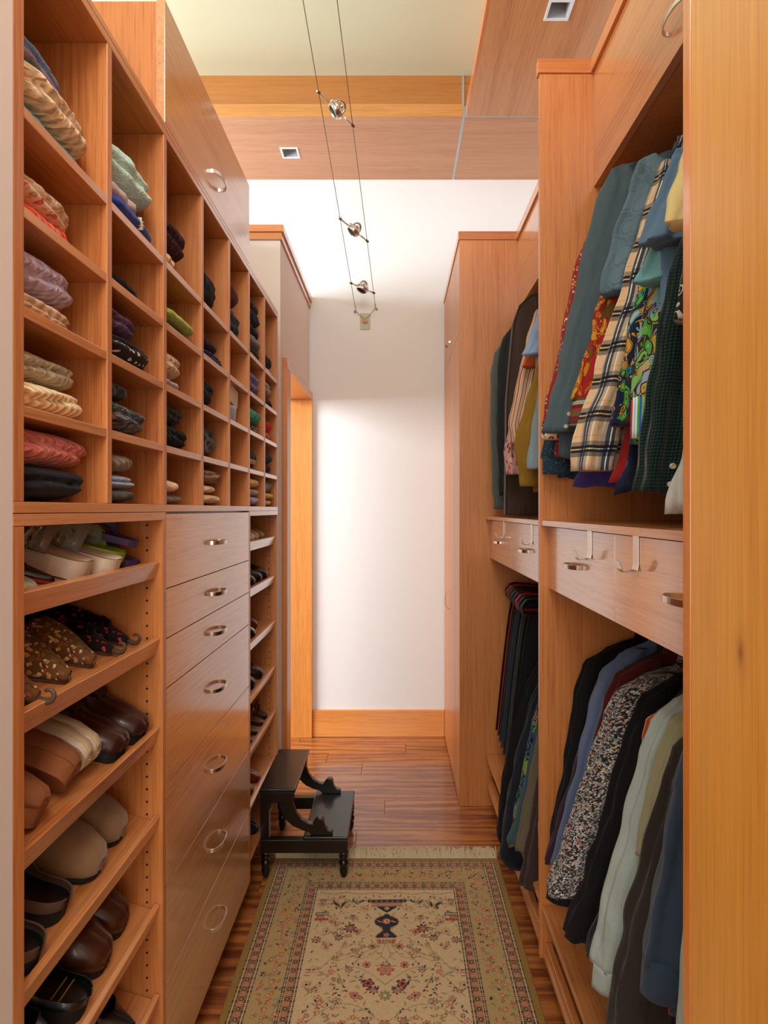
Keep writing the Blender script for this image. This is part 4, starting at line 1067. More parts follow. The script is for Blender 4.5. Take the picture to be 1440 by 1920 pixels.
# ---- upper near closet, far to near
g('print_shirt', 'dark blue dotted shirt whose cuff peeps out lowest beside the partition', 'shirt', 1.765, [(1200, 400), (1120, 440), (1085, 520), (1055, 700), (1016, 850), (1015, 902)], bluefl, cuff=bluefl, sl_end=at(0, 860, 1.765)[1], hem=1.54, group=G1, seed=1, sw=.10)
g('floral_blouse', 'small red floral blouse farthest along the upper rod', 'blouse', 1.71, [(1180, 380), (1095, 455), (1074, 520), (1048, 640), (1015, 790), (1008, 850)], redfl, cuff=crfl, sl_end=at(0, 795, 1.71)[1], hem=1.60, group=G1, seed=2, sw=.12)
g('slate_shirt', 'slate grey-green long-sleeved shirt hanging before the red floral blouse', 'shirt', 1.635, [(1215, 298), (1145, 322), (1118, 380), (1086, 520), (1048, 690), (1015, 812)], slate, cuff=None, hem=1.60, group=G1, seed=3, sw=.125, slth=.03, button=True)
g('paisley_shirt', 'red and gold paisley shirt with a striped brown cuff', 'shirt', 1.565, [(1240, 300), (1178, 375), (1150, 470), (1110, 620), (1075, 740), (1052, 790)], fire, cuff=rcuff, cuffh=.07, sl_end=at(0, 752, 1.565)[1], hem=1.56, group=G1, seed=4, sw=.105)
g('jacquard_shirt', 'blue-grey floral jacquard shirt with short sleeves', 'shirt', 1.50, [(1250, 272), (1195, 310), (1178, 360), (1150, 440), (1124, 545)], slatej, cuff=None, sl_end=at(0, 556, 1.5)[1], hem=1.62, group=G1, seed=5, sw=.11, slth=.032)
g('purple_shirt', 'deep violet shirt showing only its hem below the plaid shirt', 'shirt', 1.475, [(1240, 400), (1200, 520), (1150, 700), (1100, 860), (1072, 905)], purpc, sleeve=False, hem=at(0, 914, 1.475)[1], group=G1, seed=6)
g('plaid_shirt', 'tan, grey and navy plaid flannel shirt', 'shirt', 1.40, [(1275, 240), (1232, 320), (1205, 400), (1165, 540), (1118, 700), (1078, 820), (1070, 884)], pl1, cuff=None, hem=at(0, 884, 1.40)[1], group=G1, seed=7, sw=.125, slth=.032)
g('red_shirt', 'crimson shirt with its hem visible between plaid and green shirts', 'shirt', 1.365, [(1255, 400), (1225, 560), (1190, 740), (1160, 860), (1140, 905)], redc, sleeve=False, hem=at(0, 903, 1.365)[1], group=G1, seed=8)
g('swirl_shirt', 'teal, green and ochre swirl-patterned silk shirt', 'shirt', 1.325, [(1272, 330), (1228, 420), (1200, 520), (1172, 640), (1150, 740), (1140, 800)], swirl, cuff=None, hem=1.60, group=G1, seed=9, sw=.095)
g('swirl_blouse', 'green and brown paisley blouse with a multi-striped cuff', 'blouse', 1.265, [(1280, 330), (1238, 440), (1214, 540), (1192, 650), (1180, 740), (1176, 800)], swirl2, cuff=stripc, cuffh=.085, sl_end=at(0, 752, 1.265)[1], hem=1.62, group=G1, seed=10, sw=.085)
g('navy_print_shirt', 'dark navy print shirt with its hem lowest under the plaid shirt', 'shirt', 1.345, [(1262, 430), (1240, 560), (1205, 740), (1175, 870), (1150, 918)], navyp, sleeve=False, hem=at(0, 922, 1.345)[1], group=G1, seed=11)
g('aqua_shirt', 'aqua short-sleeved shirt tucked under the steel blue one', 'shirt', 1.225, [(1282, 340), (1252, 385), (1232, 440), (1208, 500), (1190, 535)], aqua, cuff=None, hem=1.62, group=G1, seed=12, sw=.12, slth=.03)
g('linen_shirt', 'steel blue short-sleeved linen shirt', 'shirt', 1.17, [(1290, 240), (1258, 300), (1240, 350), (1212, 420), (1196, 462)], steelb, cuff=None, hem=1.60, group=G1, seed=13, sw=.13, slth=.032)
g('houndstooth_jacket', 'dark green and black houndstooth shirt with pearly buttons', 'shirt', 1.115, [(1310, 330), (1275, 430), (1250, 520), (1228, 640), (1208, 780), (1190, 922)], hound, cuff=None, hem=at(0, 925, 1.115)[1], group=G1, seed=14, sw=.115, button=True)
g('paisley_blouse', 'black short-sleeved top with white paisleys, at the frame post', 'top', 1.04, [(1330, 330), (1300, 430), (1278, 500), (1262, 560), (1254, 606)], blkpais, cuff=None, hem=1.62, group=G1, seed=15, sw=.11)
g('yellow_shirt', 'pale yellow short-sleeved shirt nearest the camera', 'shirt', .985, [(1330, 200), (1290, 280), (1275, 320), (1252, 390), (1242, 428)], yel, cuff=None, hem=1.62, group=G1, seed=16, sw=.11, slth=.026)
g('white_blouse', 'off-white blouse with its hem showing just above the shelf', 'blouse', 1.07, [(1330, 500), (1310, 700), (1280, 850), (1245, 945)], whitec, sleeve=False, hem=at(0, 950, 1.07)[1], group=G1, seed=17, fold=.004)
# ---- lower near closet
g('black_jacket', 'black jacket hanging at the far end, against the partition', 'jacket', 1.74, [(1205, 1192), (1130, 1215), (1092, 1240), (1076, 1300), (1058, 1420), (1030, 1560), (1024, 1610)], blackc, group=G2, seed=21, sw=.12, hem=.45)
g('plum_jacket', 'plum jacket mostly hidden beside the black one', 'jacket', 1.69, [(1210, 1230), (1140, 1260), (1100, 1330), (1070, 1440), (1040, 1540), (1018, 1610)], plum, group=G2, seed=22, sw=.09, hem=.46)
g('blue_blazer', 'periwinkle blue cotton blazer', 'jacket', 1.64, [(1240, 1196), (1160, 1222), (1126, 1258), (1104, 1320), (1080, 1420), (1052, 1530), (1030, 1612)], peri, group=G2, seed=23, sw=.115, hem=.48)
g('charcoal_jacket', 'charcoal jacket between the blue blazer and burgundy jacket', 'jacket', 1.59, [(1245, 1215), (1170, 1250), (1138, 1300), (1110, 1400), (1085, 1500), (1060, 1600)], char, group=G2, seed=24, sw=.10, hem=.50)
g('burgundy_jacket', 'burgundy wool jacket between charcoal and tweed jackets', 'jacket', 1.545, [(1280, 1212), (1190, 1242), (1152, 1262), (1134, 1310), (1110, 1400), (1090, 1500)], burg, group=G2, seed=25, sw=.10, hem=.52)
e = g('tweed_jacket', 'multicoloured boucle tweed jacket with black edging', 'jacket', 1.475, [(1285, 1240), (1195, 1268), (1152, 1292), (1130, 1340), (1098, 1440), (1055, 1570), (1024, 1662)], tweed, cuff=blackc, cuffh=.016, sl_end=at(0, 1668, 1.475)[1], group=G2, seed=26, sw=.15, slth=.035, hem=at(0, 1690, 1.475)[1])
g('black_coat', 'long black jacket in front of the tweed jacket', 'jacket', 1.39, [(1310, 1250), (1235, 1280), (1196, 1310), (1170, 1380), (1138, 1500), (1095, 1640), (1054, 1745)], blackc, group=G2, seed=27, sw=.13, slth=.035, hem=at(0, 1770, 1.39)[1])
g('ink_jacket', 'ink blue wool jacket beside the long black one', 'jacket', 1.315, [(1330, 1270), (1265, 1300), (1222, 1340), (1195, 1420), (1165, 1540), (1125, 1680), (1095, 1778)], navyc, group=G2, seed=28, sw=.12, hem=at(0, 1790, 1.315)[1])
g('indigo_top', 'indigo velour top showing as a narrow strip', 'top', 1.255, [(1330, 1300), (1260, 1340), (1216, 1370), (1190, 1430), (1158, 1560), (1125, 1690), (1108, 1780)], indigo, group=G2, seed=29, sw=.09, hem=at(0, 1800, 1.255)[1])
g('rust_shirt', 'rust striped shirt with only its shoulder in view', 'shirt', 1.235, [(1320, 1300), (1245, 1325), (1212, 1345), (1204, 1380)], rust, group=G2, seed=30, sw=.08, sl_end=at(0, 1440, 1.235)[1], hem=.7)
g('heather_sweatshirt', 'pale heather grey-green sweatshirt with turned-up cuff', 'sweatshirt', 1.185, [(1340, 1285), (1262, 1308), (1222, 1340), (1196, 1410), (1165, 1540), (1130, 1680), (1110, 1790)], heather, cuff=heather, cuffh=.045, sl_end=at(0, 1800, 1.185)[1], group=G2, seed=31, sw=.125, slth=.034, hem=at(0, 1760, 1.185)[1])
g('khaki_jacket', 'khaki cotton jacket behind the espresso top', 'jacket', 1.12, [(1345, 1300), (1285, 1325), (1250, 1355), (1228, 1420), (1208, 1500), (1190, 1600)], khaki, group=G2, seed=32, sw=.11, hem=.72)
g('espresso_top', 'long espresso brown jersey top', 'top', 1.065, [(1350, 1345), (1290, 1370), (1258, 1402), (1238, 1460), (1208, 1580), (1170, 1720), (1142, 1880), (1138, 1960)], dbrown, group=G2, seed=33, sw=.15, slth=.036, hem=.50)
g('pink_floral_top', 'magenta and pink top low behind the petrol sweatshirt', 'top', 1.02, [(1350, 1500), (1320, 1600), (1280, 1740), (1248, 1850)], floral('magenta_floral', (170, 60, 100), [(190, 20, 80), (200, 120, 130), (180, 150, 160)], 30, .4), sleeve=False, group=G2, seed=34, hem=at(0, 1890, 1.02)[1])
g('petrol_sweatshirt', 'petrol blue sweatshirt with a ribbed cuff', 'sweatshirt', .995, [(1355, 1350), (1305, 1372), (1275, 1405), (1256, 1460), (1235, 1580), (1212, 1710), (1200, 1780)], steelj, cuff=steelj, cuffh=.06, sl_end=at(0, 1785, .995)[1], group=G2, seed=35, sw=.10, slth=.03, hem=.62)
g('pale_cardigan', 'pale grey cardigan, nearest garment, mostly behind the amber cabinet', 'cardigan', .90, [(1390, 1420), (1330, 1470), (1300, 1560), (1280, 1720), (1268, 1850), (1262, 1960)], heather, group=G2, seed=36, sw=.10, hem=.55)
# ---- upper far closet, far to near
grn = cloth('grey_green_nylon', (84, 92, 88), .5); blk_n = cloth('black_nylon', (22, 24, 25), .45)
g('grey_coat', 'grey-green raincoat at the far end of the upper far rod', 'coat', 2.74, [(990, 600), (945, 640), (928, 665), (922, 700), (920, 800), (922, 900), (926, 955)], grn, group=G3, seed=41, sw=.09, hem=1.50)
g('black_raincoat', 'black raincoat beside the brown garment bag', 'coat', 2.62, [(1005, 570), (962, 610), (942, 640), (934, 690), (932, 800), (934, 900), (936, 930)], blk_n, group=G3, seed=42, sw=.11, hem=1.50)
bag = MB(); Yb = 2.47
pb = []
xl_, zb_ = at(946, 968, Yb); xl2, zt_ = at(966, 596, Yb)
for (x_, z_) in ((xl_, 1.425), (xl_ + .005, 1.9), (xl2 - .012, zt_ - .03), (xl2 + .012, zt_ + .04), (xl2 + .06, zt_ + .085), (.745, zt_ + .11), (.90, zt_ + .09), (.97, zt_ + .02), (.985, 1.9), (.99, 1.425)): pb.append((x_, z_))
bag.prism(pb, Yb - .028, Yb + .028)
o = build('garment_bag', bag, cloth('brown_nylon_bag', (66, 48, 38), .6), off=(.745, Yb, 1.42), bevel=.008, smooth=False)
build('piping', MB().tube([(p[0], Yb - .030, p[1]) for p in pb[:7]], .003, 6), plain('bag_piping', (40, 30, 24), .7), o)
tag(o, 'brown zipped garment bag with rounded shoulders', 'garment bag', G3)
g('ruffled_blouse', 'pink floral ruffled blouse low in front of the garment bag', 'blouse', 2.36, [(1030, 560), (990, 640), (970, 730), (955, 800), (945, 850), (950, 890)], floral('pink_ruffle', (200, 150, 140), [(150, 40, 60), (226, 200, 180), (120, 50, 70)], 40, .4), group=G3, seed=44, sw=.07, hem=1.60)
g('stripe_blouse', 'cream striped blouse with an orange band', 'blouse', 2.30, [(1040, 540), (1000, 590), (985, 640), (966, 730), (953, 800), (957, 832)], stripes('cream_stripe', [(214, 184, 150), (196, 160, 126), (222, 196, 164), (150, 60, 50)], .02, 0), group=G3, seed=45, sw=.085, hem=1.58)
g('orange_blouse', 'orange short-sleeved blouse below the light blue sleeve', 'blouse', 2.24, [(1045, 560), (1005, 600), (992, 640), (982, 675), (978, 690)], cloth('orange_cotton', (190, 78, 28)), group=G3, seed=46, sw=.085, hem=1.75)
g('light_blue_shirt', 'light blue short-sleeved shirt at the partition', 'shirt', 2.14, [(1060, 500), (1020, 560), (1008, 590), (992, 640), (979, 668)], cloth('light_blue_cotton', (140, 164, 196), .6), group=G3, seed=47, sw=.11, slth=.03, hem=1.80)
g('mustard_shirt', 'mustard yellow shirt hanging below the light blue sleeve', 'shirt', 2.08, [(1062, 560), (1028, 620), (1004, 700), (982, 770), (965, 830), (975, 912)], cloth('mustard_cotton', (140, 104, 24)), group=G3, seed=48, sw=.10, slth=.03, hem=at(0, 915, 2.08)[1])
g('chambray_shirt', 'pale blue-grey shirt half hidden by the partition', 'shirt', 1.99, [(1070, 600), (1040, 660), (1012, 720), (1000, 790), (988, 880)], cloth('pale_chambray', (130, 150, 158)), cuff=None, group=G3, seed=49, sw=.10, hem=1.58)
# ---- lower far closet
def hanger(Y, label, mat, z=1.105, x0=.50):
    e = thing('trouser_hanger', (.745, Y, 1.15), label, 'hanger', 'open-ended trouser hangers')
    pts = [(.93, Y, z - .03), (x0 + .045, Y, z), (x0 + .018, Y, z - .006), (x0, Y, z - .03), (x0 + .006, Y, z - .060), (x0 + .03, Y, z - .068), (.93, Y, z - .068)]
    pts2 = []
    for a, b in zip(pts[:-1], pts[1:]):
        for k in range(4): pts2.append(tuple(a[i] + (b[i] - a[i]) * k / 4 for i in range(3)))
    build('arm', MB().tube(pts2 + [pts[-1]], .0055, 8), mat, e, smooth=True)
    hk = [(.745 + .021 * math.cos(a), Y, 1.15 + .021 * math.sin(a)) for a in [PI * 1.25 - k * PI * 1.5 / 12 for k in range(13)]]
    build('hook', MB().tube([(.93 - .185, Y, z - .015), (.745, Y, 1.118)], .002, 6).tube(hk, .002, 6), CHROME, e)['kind'] = 'stuff'
    return e
ty = [2.80, 2.73, 2.66, 2.59, 2.52, 2.45, 2.38, 2.31]
tcol = [('black', blackc, BLACKP), ('red-piped black', blackc, REDP), ('dark grey', char, BLACKP), ('slate', cloth('slate_wool', (44, 54, 62)), BLACKP), ('ink blue', navyc, BLACKP), ('olive-grey', cloth('olive_wool', (60, 60, 48)), REDP), ('inky black', blackc, BLACKP), ('soft black', blackc, BLACKP)]
for i, (Yt, (cn, m_, hm_)) in enumerate(zip(ty, tcol)):
    hanger(Yt, f'{"red" if hm_ is REDP else "black"} plastic hanger carrying {cn} trousers', hm_, x0=.515 - .004 * i)
    z0 = 1.038; rings = []; uvs = []
    for k in range(25):
        f = k / 24; z = z0 - f * .62; xl = .545 - .075 * f ** .8 - .004 * i; xr = .93
        rings.append([( (xl + xr) / 2 + (xr - xl) / 2 * math.copysign(abs(math.cos(a)) ** .7, math.cos(a)), Yt + .017 * math.sin(a) * (1 + .2 * math.sin(f * 9 + i)) + .006 * math.sin(f * 5 + i + math.cos(a) * 5), z) for a in [2 * PI * j / 24 for j in range(24)]])
    o = build('trousers', MB().loft(rings), m_, off=(.745, Yt, z0), smooth=True)
    sd_ = MB().tube([(.545 - .075 * (k / 8) ** .8 - .004 * i - .001, Yt - .006, z0 - k / 8 * .62) for k in range(9)], .003, 6)
    build('side_seam', sd_, {1: cloth('red_piping', (150, 24, 20))}.get(i, m_), o)
    tag(o, f'{cn} trousers folded over a hanger, {ORD[min(i + 1, 7)] if i < 7 else "eighth"} from the tall cabinet', 'trousers', 'folded trousers in the far closet')
g('black_blazer', 'long black blazer beside the hung trousers', 'jacket', 2.235, [(1050, 1180), (1010, 1235), (985, 1290), (955, 1380), (938, 1480), (930, 1560), (944, 1600)], blackc, group=G4, seed=51, sw=.12, hem=.33)
g('navy_coat', 'inky navy coat whose hem curves lowest behind the fringe', 'coat', 2.17, [(1060, 1200), (1018, 1260), (992, 1320), (962, 1430), (942, 1540), (935, 1600), (950, 1622)], navyc, group=G4, seed=52, sw=.12, hem=at(0, 1615, 2.17)[1])
g('jungle_print_shirt', 'blue, green and purple leaf-print shirt', 'shirt', 2.11, [(1060, 1230), (1012, 1290), (996, 1350), (978, 1440), (960, 1530), (950, 1580)], floral('jungle', (24, 28, 60), [(40, 110, 120), (80, 150, 50), (70, 50, 110), (24, 28, 60), (150, 130, 90)], 26, .4, 1.4, rings=True), group=G4, seed=53, sw=.09, hem=.46)
g('dusty_teal_shirt', 'dusty teal velvet shirt beside the leaf-print shirt', 'shirt', 2.06, [(1066, 1240), (1018, 1300), (1005, 1350), (988, 1430), (965, 1530), (948, 1575)], teal2, group=G4, seed=54, sw=.08, hem=.50)
g('crushed_olive_top', 'crushed olive velvet top', 'top', 2.01, [(1072, 1240), (1026, 1290), (1010, 1360), (992, 1450), (975, 1540), (966, 1590)], olv, group=G4, seed=55, sw=.09, hem=.50)
g('umber_coat', 'umber brown velvet coat with a flared hem', 'coat', 1.955, [(1082, 1280), (1042, 1340), (1018, 1420), (1000, 1500), (984, 1590), (974, 1655)], umber, group=G4, seed=56, sw=.115, slth=.03, hem=at(0, 1640, 1.955)[1])
g('striped_shirt', 'grey and white striped shirt low beside the partition', 'shirt', 1.895, [(1090, 1300), (1056, 1400), (1028, 1480), (1008, 1540), (1006, 1585)], stripes('grey_white', [(196, 192, 186), (60, 56, 60)], .012, 0), group=G4, seed=57, sw=.07, hem=.50)

# ================================================================== STEP STOOL
st = thing('step_stool', (-.36, 2.53, .003), 'black lacquered two-step library stool with scrolled side brackets', 'step stool')
Y0, Y1 = 2.335, 2.715; xs0 = -.532
build('top_step', MB().box(xs0, -.392, Y0 - .006, Y1 + .006, .343, .359), DARKWOOD, st, bevel=.004)
build('lower_step', MB().box(-.362, -.186, Y0 - .004, Y1 + .004, .156, .171), DARKWOOD, st, bevel=.004)
def turned(x, y, z1):
    p = [(.008, .0), (.012, .004), (.015, .02), (.0165, .032), (.012, .04), (.017, .046), (.019, .056), (.015, .066), (.010, .070), (.0165, .075), (.018, .083), (.012, .09), (.019, .096), (.019, z1)]
    return MB().lathe([(r_, z_ + .004) for r_, z_ in p], x, y, 18)
for y in (Y0 + .018, Y1 - .018):
    for x, h in ((-.512, .100), (-.205, .100)):
        build('leg', turned(x, y, h), DARKWOOD, st, smooth=True)
    yy0, yy1 = y - .016, y + .016
    build('rail', MB().box(-.53, -.188, yy0, yy1, .104, .1555), DARKWOOD, st, bevel=.002)
    build('post', MB().box(-.53, -.496, yy0, yy1, .156, .3425), DARKWOOD, st, bevel=.002)
    build('upper_rail', MB().box(-.4955, -.40, yy0, yy1, .300, .3425), DARKWOOD, st, bevel=.002)
    # scrolled bracket sweeping from the top step down onto the lower step
    outer = [(-.415, .342), (-.405, .300), (-.392, .262), (-.372, .235), (-.345, .219), (-.325, .216), (-.318, .229), (-.306, .240), (-.290, .238), (-.283, .226), (-.279, .206), (-.268, .192), (-.252, .188), (-.247, .181), (-.249, .1715)]
    inner = [(-.330, .1715), (-.340, .183), (-.370, .192), (-.405, .208), (-.435, .236), (-.452, .270), (-.462, .300)]
    build('scroll_bracket', MB().prism(outer + inner, y - .011, y + .011), DARKWOOD, st, bevel=.002)
    build('scroll', MB().loft([[(-.298 + .016 * math.cos(2 * PI * k / 16), yy, .222 + .016 * math.sin(2 * PI * k / 16)) for k in range(16)] for yy in (y - .015, y + .015)]), DARKWOOD, st, bevel=.0015)

# ================================================================== RUG
RX0, RX1, RY1, RY0 = -.503, .424, 2.476, 1.06
nx = 440; res = (RX1 - RX0) / (nx - 1); yv = int((RY1 - 1.62) / res); rest = 60
ys = list(RY1 - np.arange(yv) * res) + list(np.linspace(RY1 - yv * res, RY0, rest))
ys = np.array(ys); xs_ = np.linspace(RX0, RX1, nx)
X_, Y_ = np.meshgrid(xs_, ys)
cxr = -.032; U = X_ - cxr; V = RY1 - Y_
dist = np.minimum(np.minimum(X_ - RX0, RX1 - X_), np.minimum(RY1 - Y_, Y_ - RY0))
rgb = np.zeros(X_.shape + (3,))
def lin(c): return np.array(s2l(c)[:3])
rng = np.random.RandomState(5)
GOLD, CRE, TAN, NAVY, CORAL, SAGE, PINK, BRN = map(lin, ((152, 114, 44), (208, 180, 136), (180, 152, 96), (28, 26, 40), (178, 84, 62), (136, 138, 100), (196, 130, 104), (128, 84, 48)))
rgb[:] = CRE
def put(m, c): rgb[m] = c
put(dist < .205, TAN * 1.0)
put(dist < .022, GOLD)
def guard(d0, d1):
    put((dist > d0) & (dist < d1), lin((204, 172, 124)))
    w_ = (d1 - d0)
    along = np.where(np.minimum(X_ - RX0, RX1 - X_) < np.minimum(RY1 - Y_, Y_ - RY0), Y_, X_)
    for q in (0.02, .19, .79, .97):
        c0 = d0 + q * w_; mm = (abs(dist - c0) < .0024) & (np.sin(along * 2 * PI / .0072) > -.75); put(mm, NAVY)
    put((dist > d0 + .25 * w_) & (dist < d0 + .75 * w_), lin((140, 106, 66)))
    ph = (along / .036) % 1.0; dm = (dist - (d0 + d1) / 2)
    rr2 = np.hypot((ph - .5) * .036, dm)
    put(rr2 < .0095, PINK); put(rr2 < .0052, CORAL); put(rr2 < .0022, CRE)
    ph2 = (along / .036 + .5) % 1.0; r3 = np.hypot((ph2 - .5) * .036 * .8, dm); put((r3 < .006) & (r3 > .0035), NAVY); put(r3 < .003, lin((196, 150, 90)))
guard(.024, .070); guard(.160, .205)
def sub_box(u, v, r):
    i0 = np.searchsorted(-ys, -(RY1 - v + r)); i1 = np.searchsorted(-ys, -(RY1 - v - r)); j0 = np.searchsorted(xs_, cxr + u - r); j1 = np.searchsorted(xs_, cxr + u + r)
    return slice(max(i0, 0), i1 + 1), slice(max(j0, 0), j1 + 1)
def flower(u, v, r, n, c1, c2, c3, ph=0, sharp=1.0):
    a, b = sub_box(u, v, r * 1.15); uu = U[a, b] - u; vv = V[a, b] - v; rr = np.hypot(uu, vv); th = np.arctan2(vv, uu)
    lobe = r * (.55 + .45 * abs(np.cos((th + ph) * n / 2)) ** sharp); s = rgb[a, b]
    s[rr < lobe] = c1; s[rr < lobe * .72] = c2; s[rr < r * .28] = c3
def leaf(u, v, l, w_, ang, c):
    a, b = sub_box(u, v, l); uu = U[a, b] - u; vv = V[a, b] - v
    p = uu * math.cos(ang) + vv * math.sin(ang); q = -uu * math.sin(ang) + vv * math.cos(ang) + .25 * p * p / l
    rgb[a, b][(abs(p) < l) & (abs(q) < w_ * (1 - (p / l) ** 2))] = c
def stem(pts, w_, c):
    for (a0, b0), (a1, b1) in zip(pts[:-1], pts[1:]):
        n_ = max(2, int(math.hypot(a1 - a0, b1 - b0) / .0018))
        for k in range(n_):
            t_ = k / n_; a, b = sub_box(a0 + (a1 - a0) * t_, b0 + (b1 - b0) * t_, w_ * 1.3)
            uu = U[a, b] - (a0 + (a1 - a0) * t_); vv = V[a, b] - (b0 + (b1 - b0) * t_); rgb[a, b][np.hypot(uu, vv) < w_] = c
def rect(u0, u1, v0, v1, c): put((U > u0) & (U < u1) & (V > v0) & (V < v1), c)
def sym(f, u, v, *a, **k): f(u, v, *a, **k); f(-u, v, *a, **k)
OLV = lin((150, 130, 84))
# main border flowers
per = []
for v in np.arange(.10, 1.32, .05):
    for sd in (-1, 1): per.append((sd * (.927 / 2 - .115), v))
for u in np.arange(-.33, .34, .05): per.append((u, .115)); per.append((u, 1.30))
for (u, v) in per:
    for _ in range(11):
        du, dv = rng.uniform(-.036, .036, 2); k = rng.randint(6)
        if k == 0: flower(u + du, v + dv, rng.uniform(.006, .010), 5, CORAL, PINK, CRE, rng.rand() * 6)
        elif k == 1: flower(u + du, v + dv, .006, 5, NAVY, lin((190, 160, 110)), CORAL, rng.rand() * 6)
        elif k == 2: leaf(u + du, v + dv, .008, .0028, rng.rand() * 6, NAVY)
        elif k == 3: leaf(u + du, v + dv, .010, .0038, rng.rand() * 6, CORAL); leaf(u + du, v + dv, .006, .0018, 0, PINK)
        else: leaf(u + du, v + dv, .009, .003, rng.rand() * 6, SAGE)
    flower(u, v, .010, 6, CORAL, PINK, CRE)
# field: curling stems
for sd in (-1, 1):
    for v0, a in ((.56, .21), (.66, .24), (.80, .26), (.96, .26), (1.1, .24)):
        p = [(sd * a * (k / 14), v0 - .10 * math.sin(k / 14 * 3.0) + .06 * k / 14) for k in range(15)]
        stem(p, .0013, OLV)
    for v0 in (.30, .36, .42):
        stem([(sd * (.05 + .2 * k / 12), v0 + .03 * math.sin(k * .8)) for k in range(13)], .0012, lin((170, 140, 90)))
fl = [(.045, .50), (.10, .52), (.15, .535), (.20, .50), (.235, .47), (.06, .58), (.115, .60), (.17, .61), (.225, .60), (.035, .68), (.09, .70), (.145, .72), (.20, .71), (.24, .66), (.055, .79), (.12, .80), (.18, .83), (.235, .79), (.08, .9), (.15, .93), (.22, .9), (.05, 1.0), (.12, 1.03), (.2, 1.02), (.235, .35), (.19, .38), (.12, .36), (.085, .31), (.205, .43), (.16, .46), (.10, .43), (.235, .27), (.17, .25)]
for i, (u, v) in enumerate(fl):
    k = i % 5
    if k == 0: sym(flower, u, v, .015, 7, CORAL, PINK, NAVY)
    elif k == 1: sym(flower, u, v, .014, 8, NAVY, CRE * .9, CORAL, 0, 2.0)
    elif k == 2: sym(flower, u, v, .012, 5, CORAL, CRE, CORAL)
    elif k == 3: sym(flower, u, v, .016, 7, PINK, CRE, NAVY)
    else: sym(flower, u, v, .017, 7, NAVY, PINK, SAGE, .3, 1.6)
for _ in range(420):
    u = rng.uniform(.02, .245); v = rng.uniform(.235, 1.17); k = rng.randint(5); a = rng.rand() * 6
    c = (SAGE, OLV, NAVY, CORAL, lin((170, 130, 76)))[k]
    leaf(u, v, .010 if k < 2 else .007, .0026, a, c); leaf(-u, v, .010 if k < 2 else .007, .0026, PI - a, c)
# top frieze
for _ in range(60):
    u = rng.uniform(.03, .235); v = rng.uniform(.24, 1.16); k = rng.randint(4)
    sym(flower, u, v, rng.uniform(.006, .011), 5 + k, (CORAL, NAVY, PINK, SAGE)[k], (PINK, CRE, CRE, CORAL)[k], (CRE, CORAL, NAVY, CRE)[k])
stem([(-.25 + k * .005, .222 + .010 * abs(math.sin(k * .16))) for k in range(101)], .0015, BRN)
for sd in (-1, 1):
    for v in (.262, .283): 
        a0, a1 = sorted((sd * .255, sd * .20)); rect(a0, a1, v, v + .004, NAVY); rect(a0, a1, v + .007, v + .010, CORAL)
    a0, a1 = sorted((sd * .255, sd * .205)); rect(a0, a1, .335, .349, NAVY); rect(a0 + .002, a1 - .002, .338, .346, CRE); 
    for q in range(4): flower(sd * (.212 + q * .012), .370, .009, 5, CORAL, CORAL, NAVY)
    for q in range(5): leaf(sd * (.155 + q * .008), .30 + abs(q - 2) * -.006, .026, .005, PI / 2 + sd * (q - 2) * .35, (OLV, NAVY, lin((190, 150, 90)))[q % 3])
    for q in range(5): leaf(sd * (.095 + q * .009), .275, .018, .004, PI / 2 + sd * (q - 2) * .5, (NAVY, SAGE, OLV)[q % 3])
    for q in (0, 1, 2): stem([(sd * .25, .60 + q * .012), (sd * .235, .60 + q * .012)], .002, CORAL if q else NAVY)
# pedestal and vase, upside down for the camera
rect(-.070, .070, .262, .279, NAVY); 
for q in np.linspace(-.06, .06, 7): flower(q, .271, .005, 4, lin((176, 140, 80)), CORAL, NAVY)
rect(-.056, .056, .283, .298, PINK); rect(-.058, .058, .282, .2835, NAVY); rect(-.058, .058, .297, .2985, NAVY)
m = (V > .300) & (V < .335) & (abs(U) < .040 * (1 - (V - .300) / .035) + .002); put(m, NAVY); flower(0, .312, .010, 5, PINK, CRE, CORAL)
vprof = [(.342, .004), (.352, .012), (.366, .036), (.382, .042), (.398, .036), (.412, .014), (.428, .012), (.442, .026), (.455, .036), (.462, .030)]
vw = np.interp(V, [p[0] for p in vprof], [p[1] for p in vprof], 0, 0); put((abs(U) < vw + .003) & (vw > 0), lin((170, 120, 60))); put((abs(U) < vw) & (vw > 0), NAVY)
flower(0, .380, .017, 7, CORAL, CRE, CORAL); sym(leaf, .025, .382, .012, .003, .5, PINK); flower(0, .448, .012, 5, CORAL, SAGE, CORAL)
for q in np.linspace(-1.1, 1.1, 7): leaf(.03 * math.sin(q), .478, .014, .004, PI / 2 + q * .4, CORAL)
for q in range(8):
    a = -1.2 + q * .342; stem([(0, .47), (.10 * math.sin(a), .50 + .05 * math.cos(a)), (.19 * math.sin(a), .56)], .0012, OLV)
flower(0, .60, .028, 6, CORAL, PINK, SAGE); flower(0, .575, .012, 5, NAVY, CRE, PINK); flower(0, .70, .020, 8, OLV, SAGE, CRE); flower(0, .80, .018, 6, CORAL, PINK, SAGE)
sym(flower, .052, .655, .020, 5, NAVY, CORAL, NAVY); sym(flower, .125, .415, .024, 8, NAVY, CORAL, SAGE, .2, 1.6)
put(dist < .0035, lin((120, 92, 38)))
rgb *= (1 + rng.uniform(-.14, .14, X_.shape))[..., None]
Zr = .0045 + .0006 * np.sin(X_ * 31 + Y_ * 9) * np.cos(Y_ * 17) - .003 * (dist < .002)
rv_ = np.stack([X_, Y_, Zr], -1).reshape(-1, 3)
ny = len(ys); idx = np.arange(nx * ny).reshape(ny, nx)
quads = np.stack([idx[1:, :-1], idx[1:, 1:], idx[:-1, 1:], idx[:-1, :-1]], -1).reshape(-1, 4)
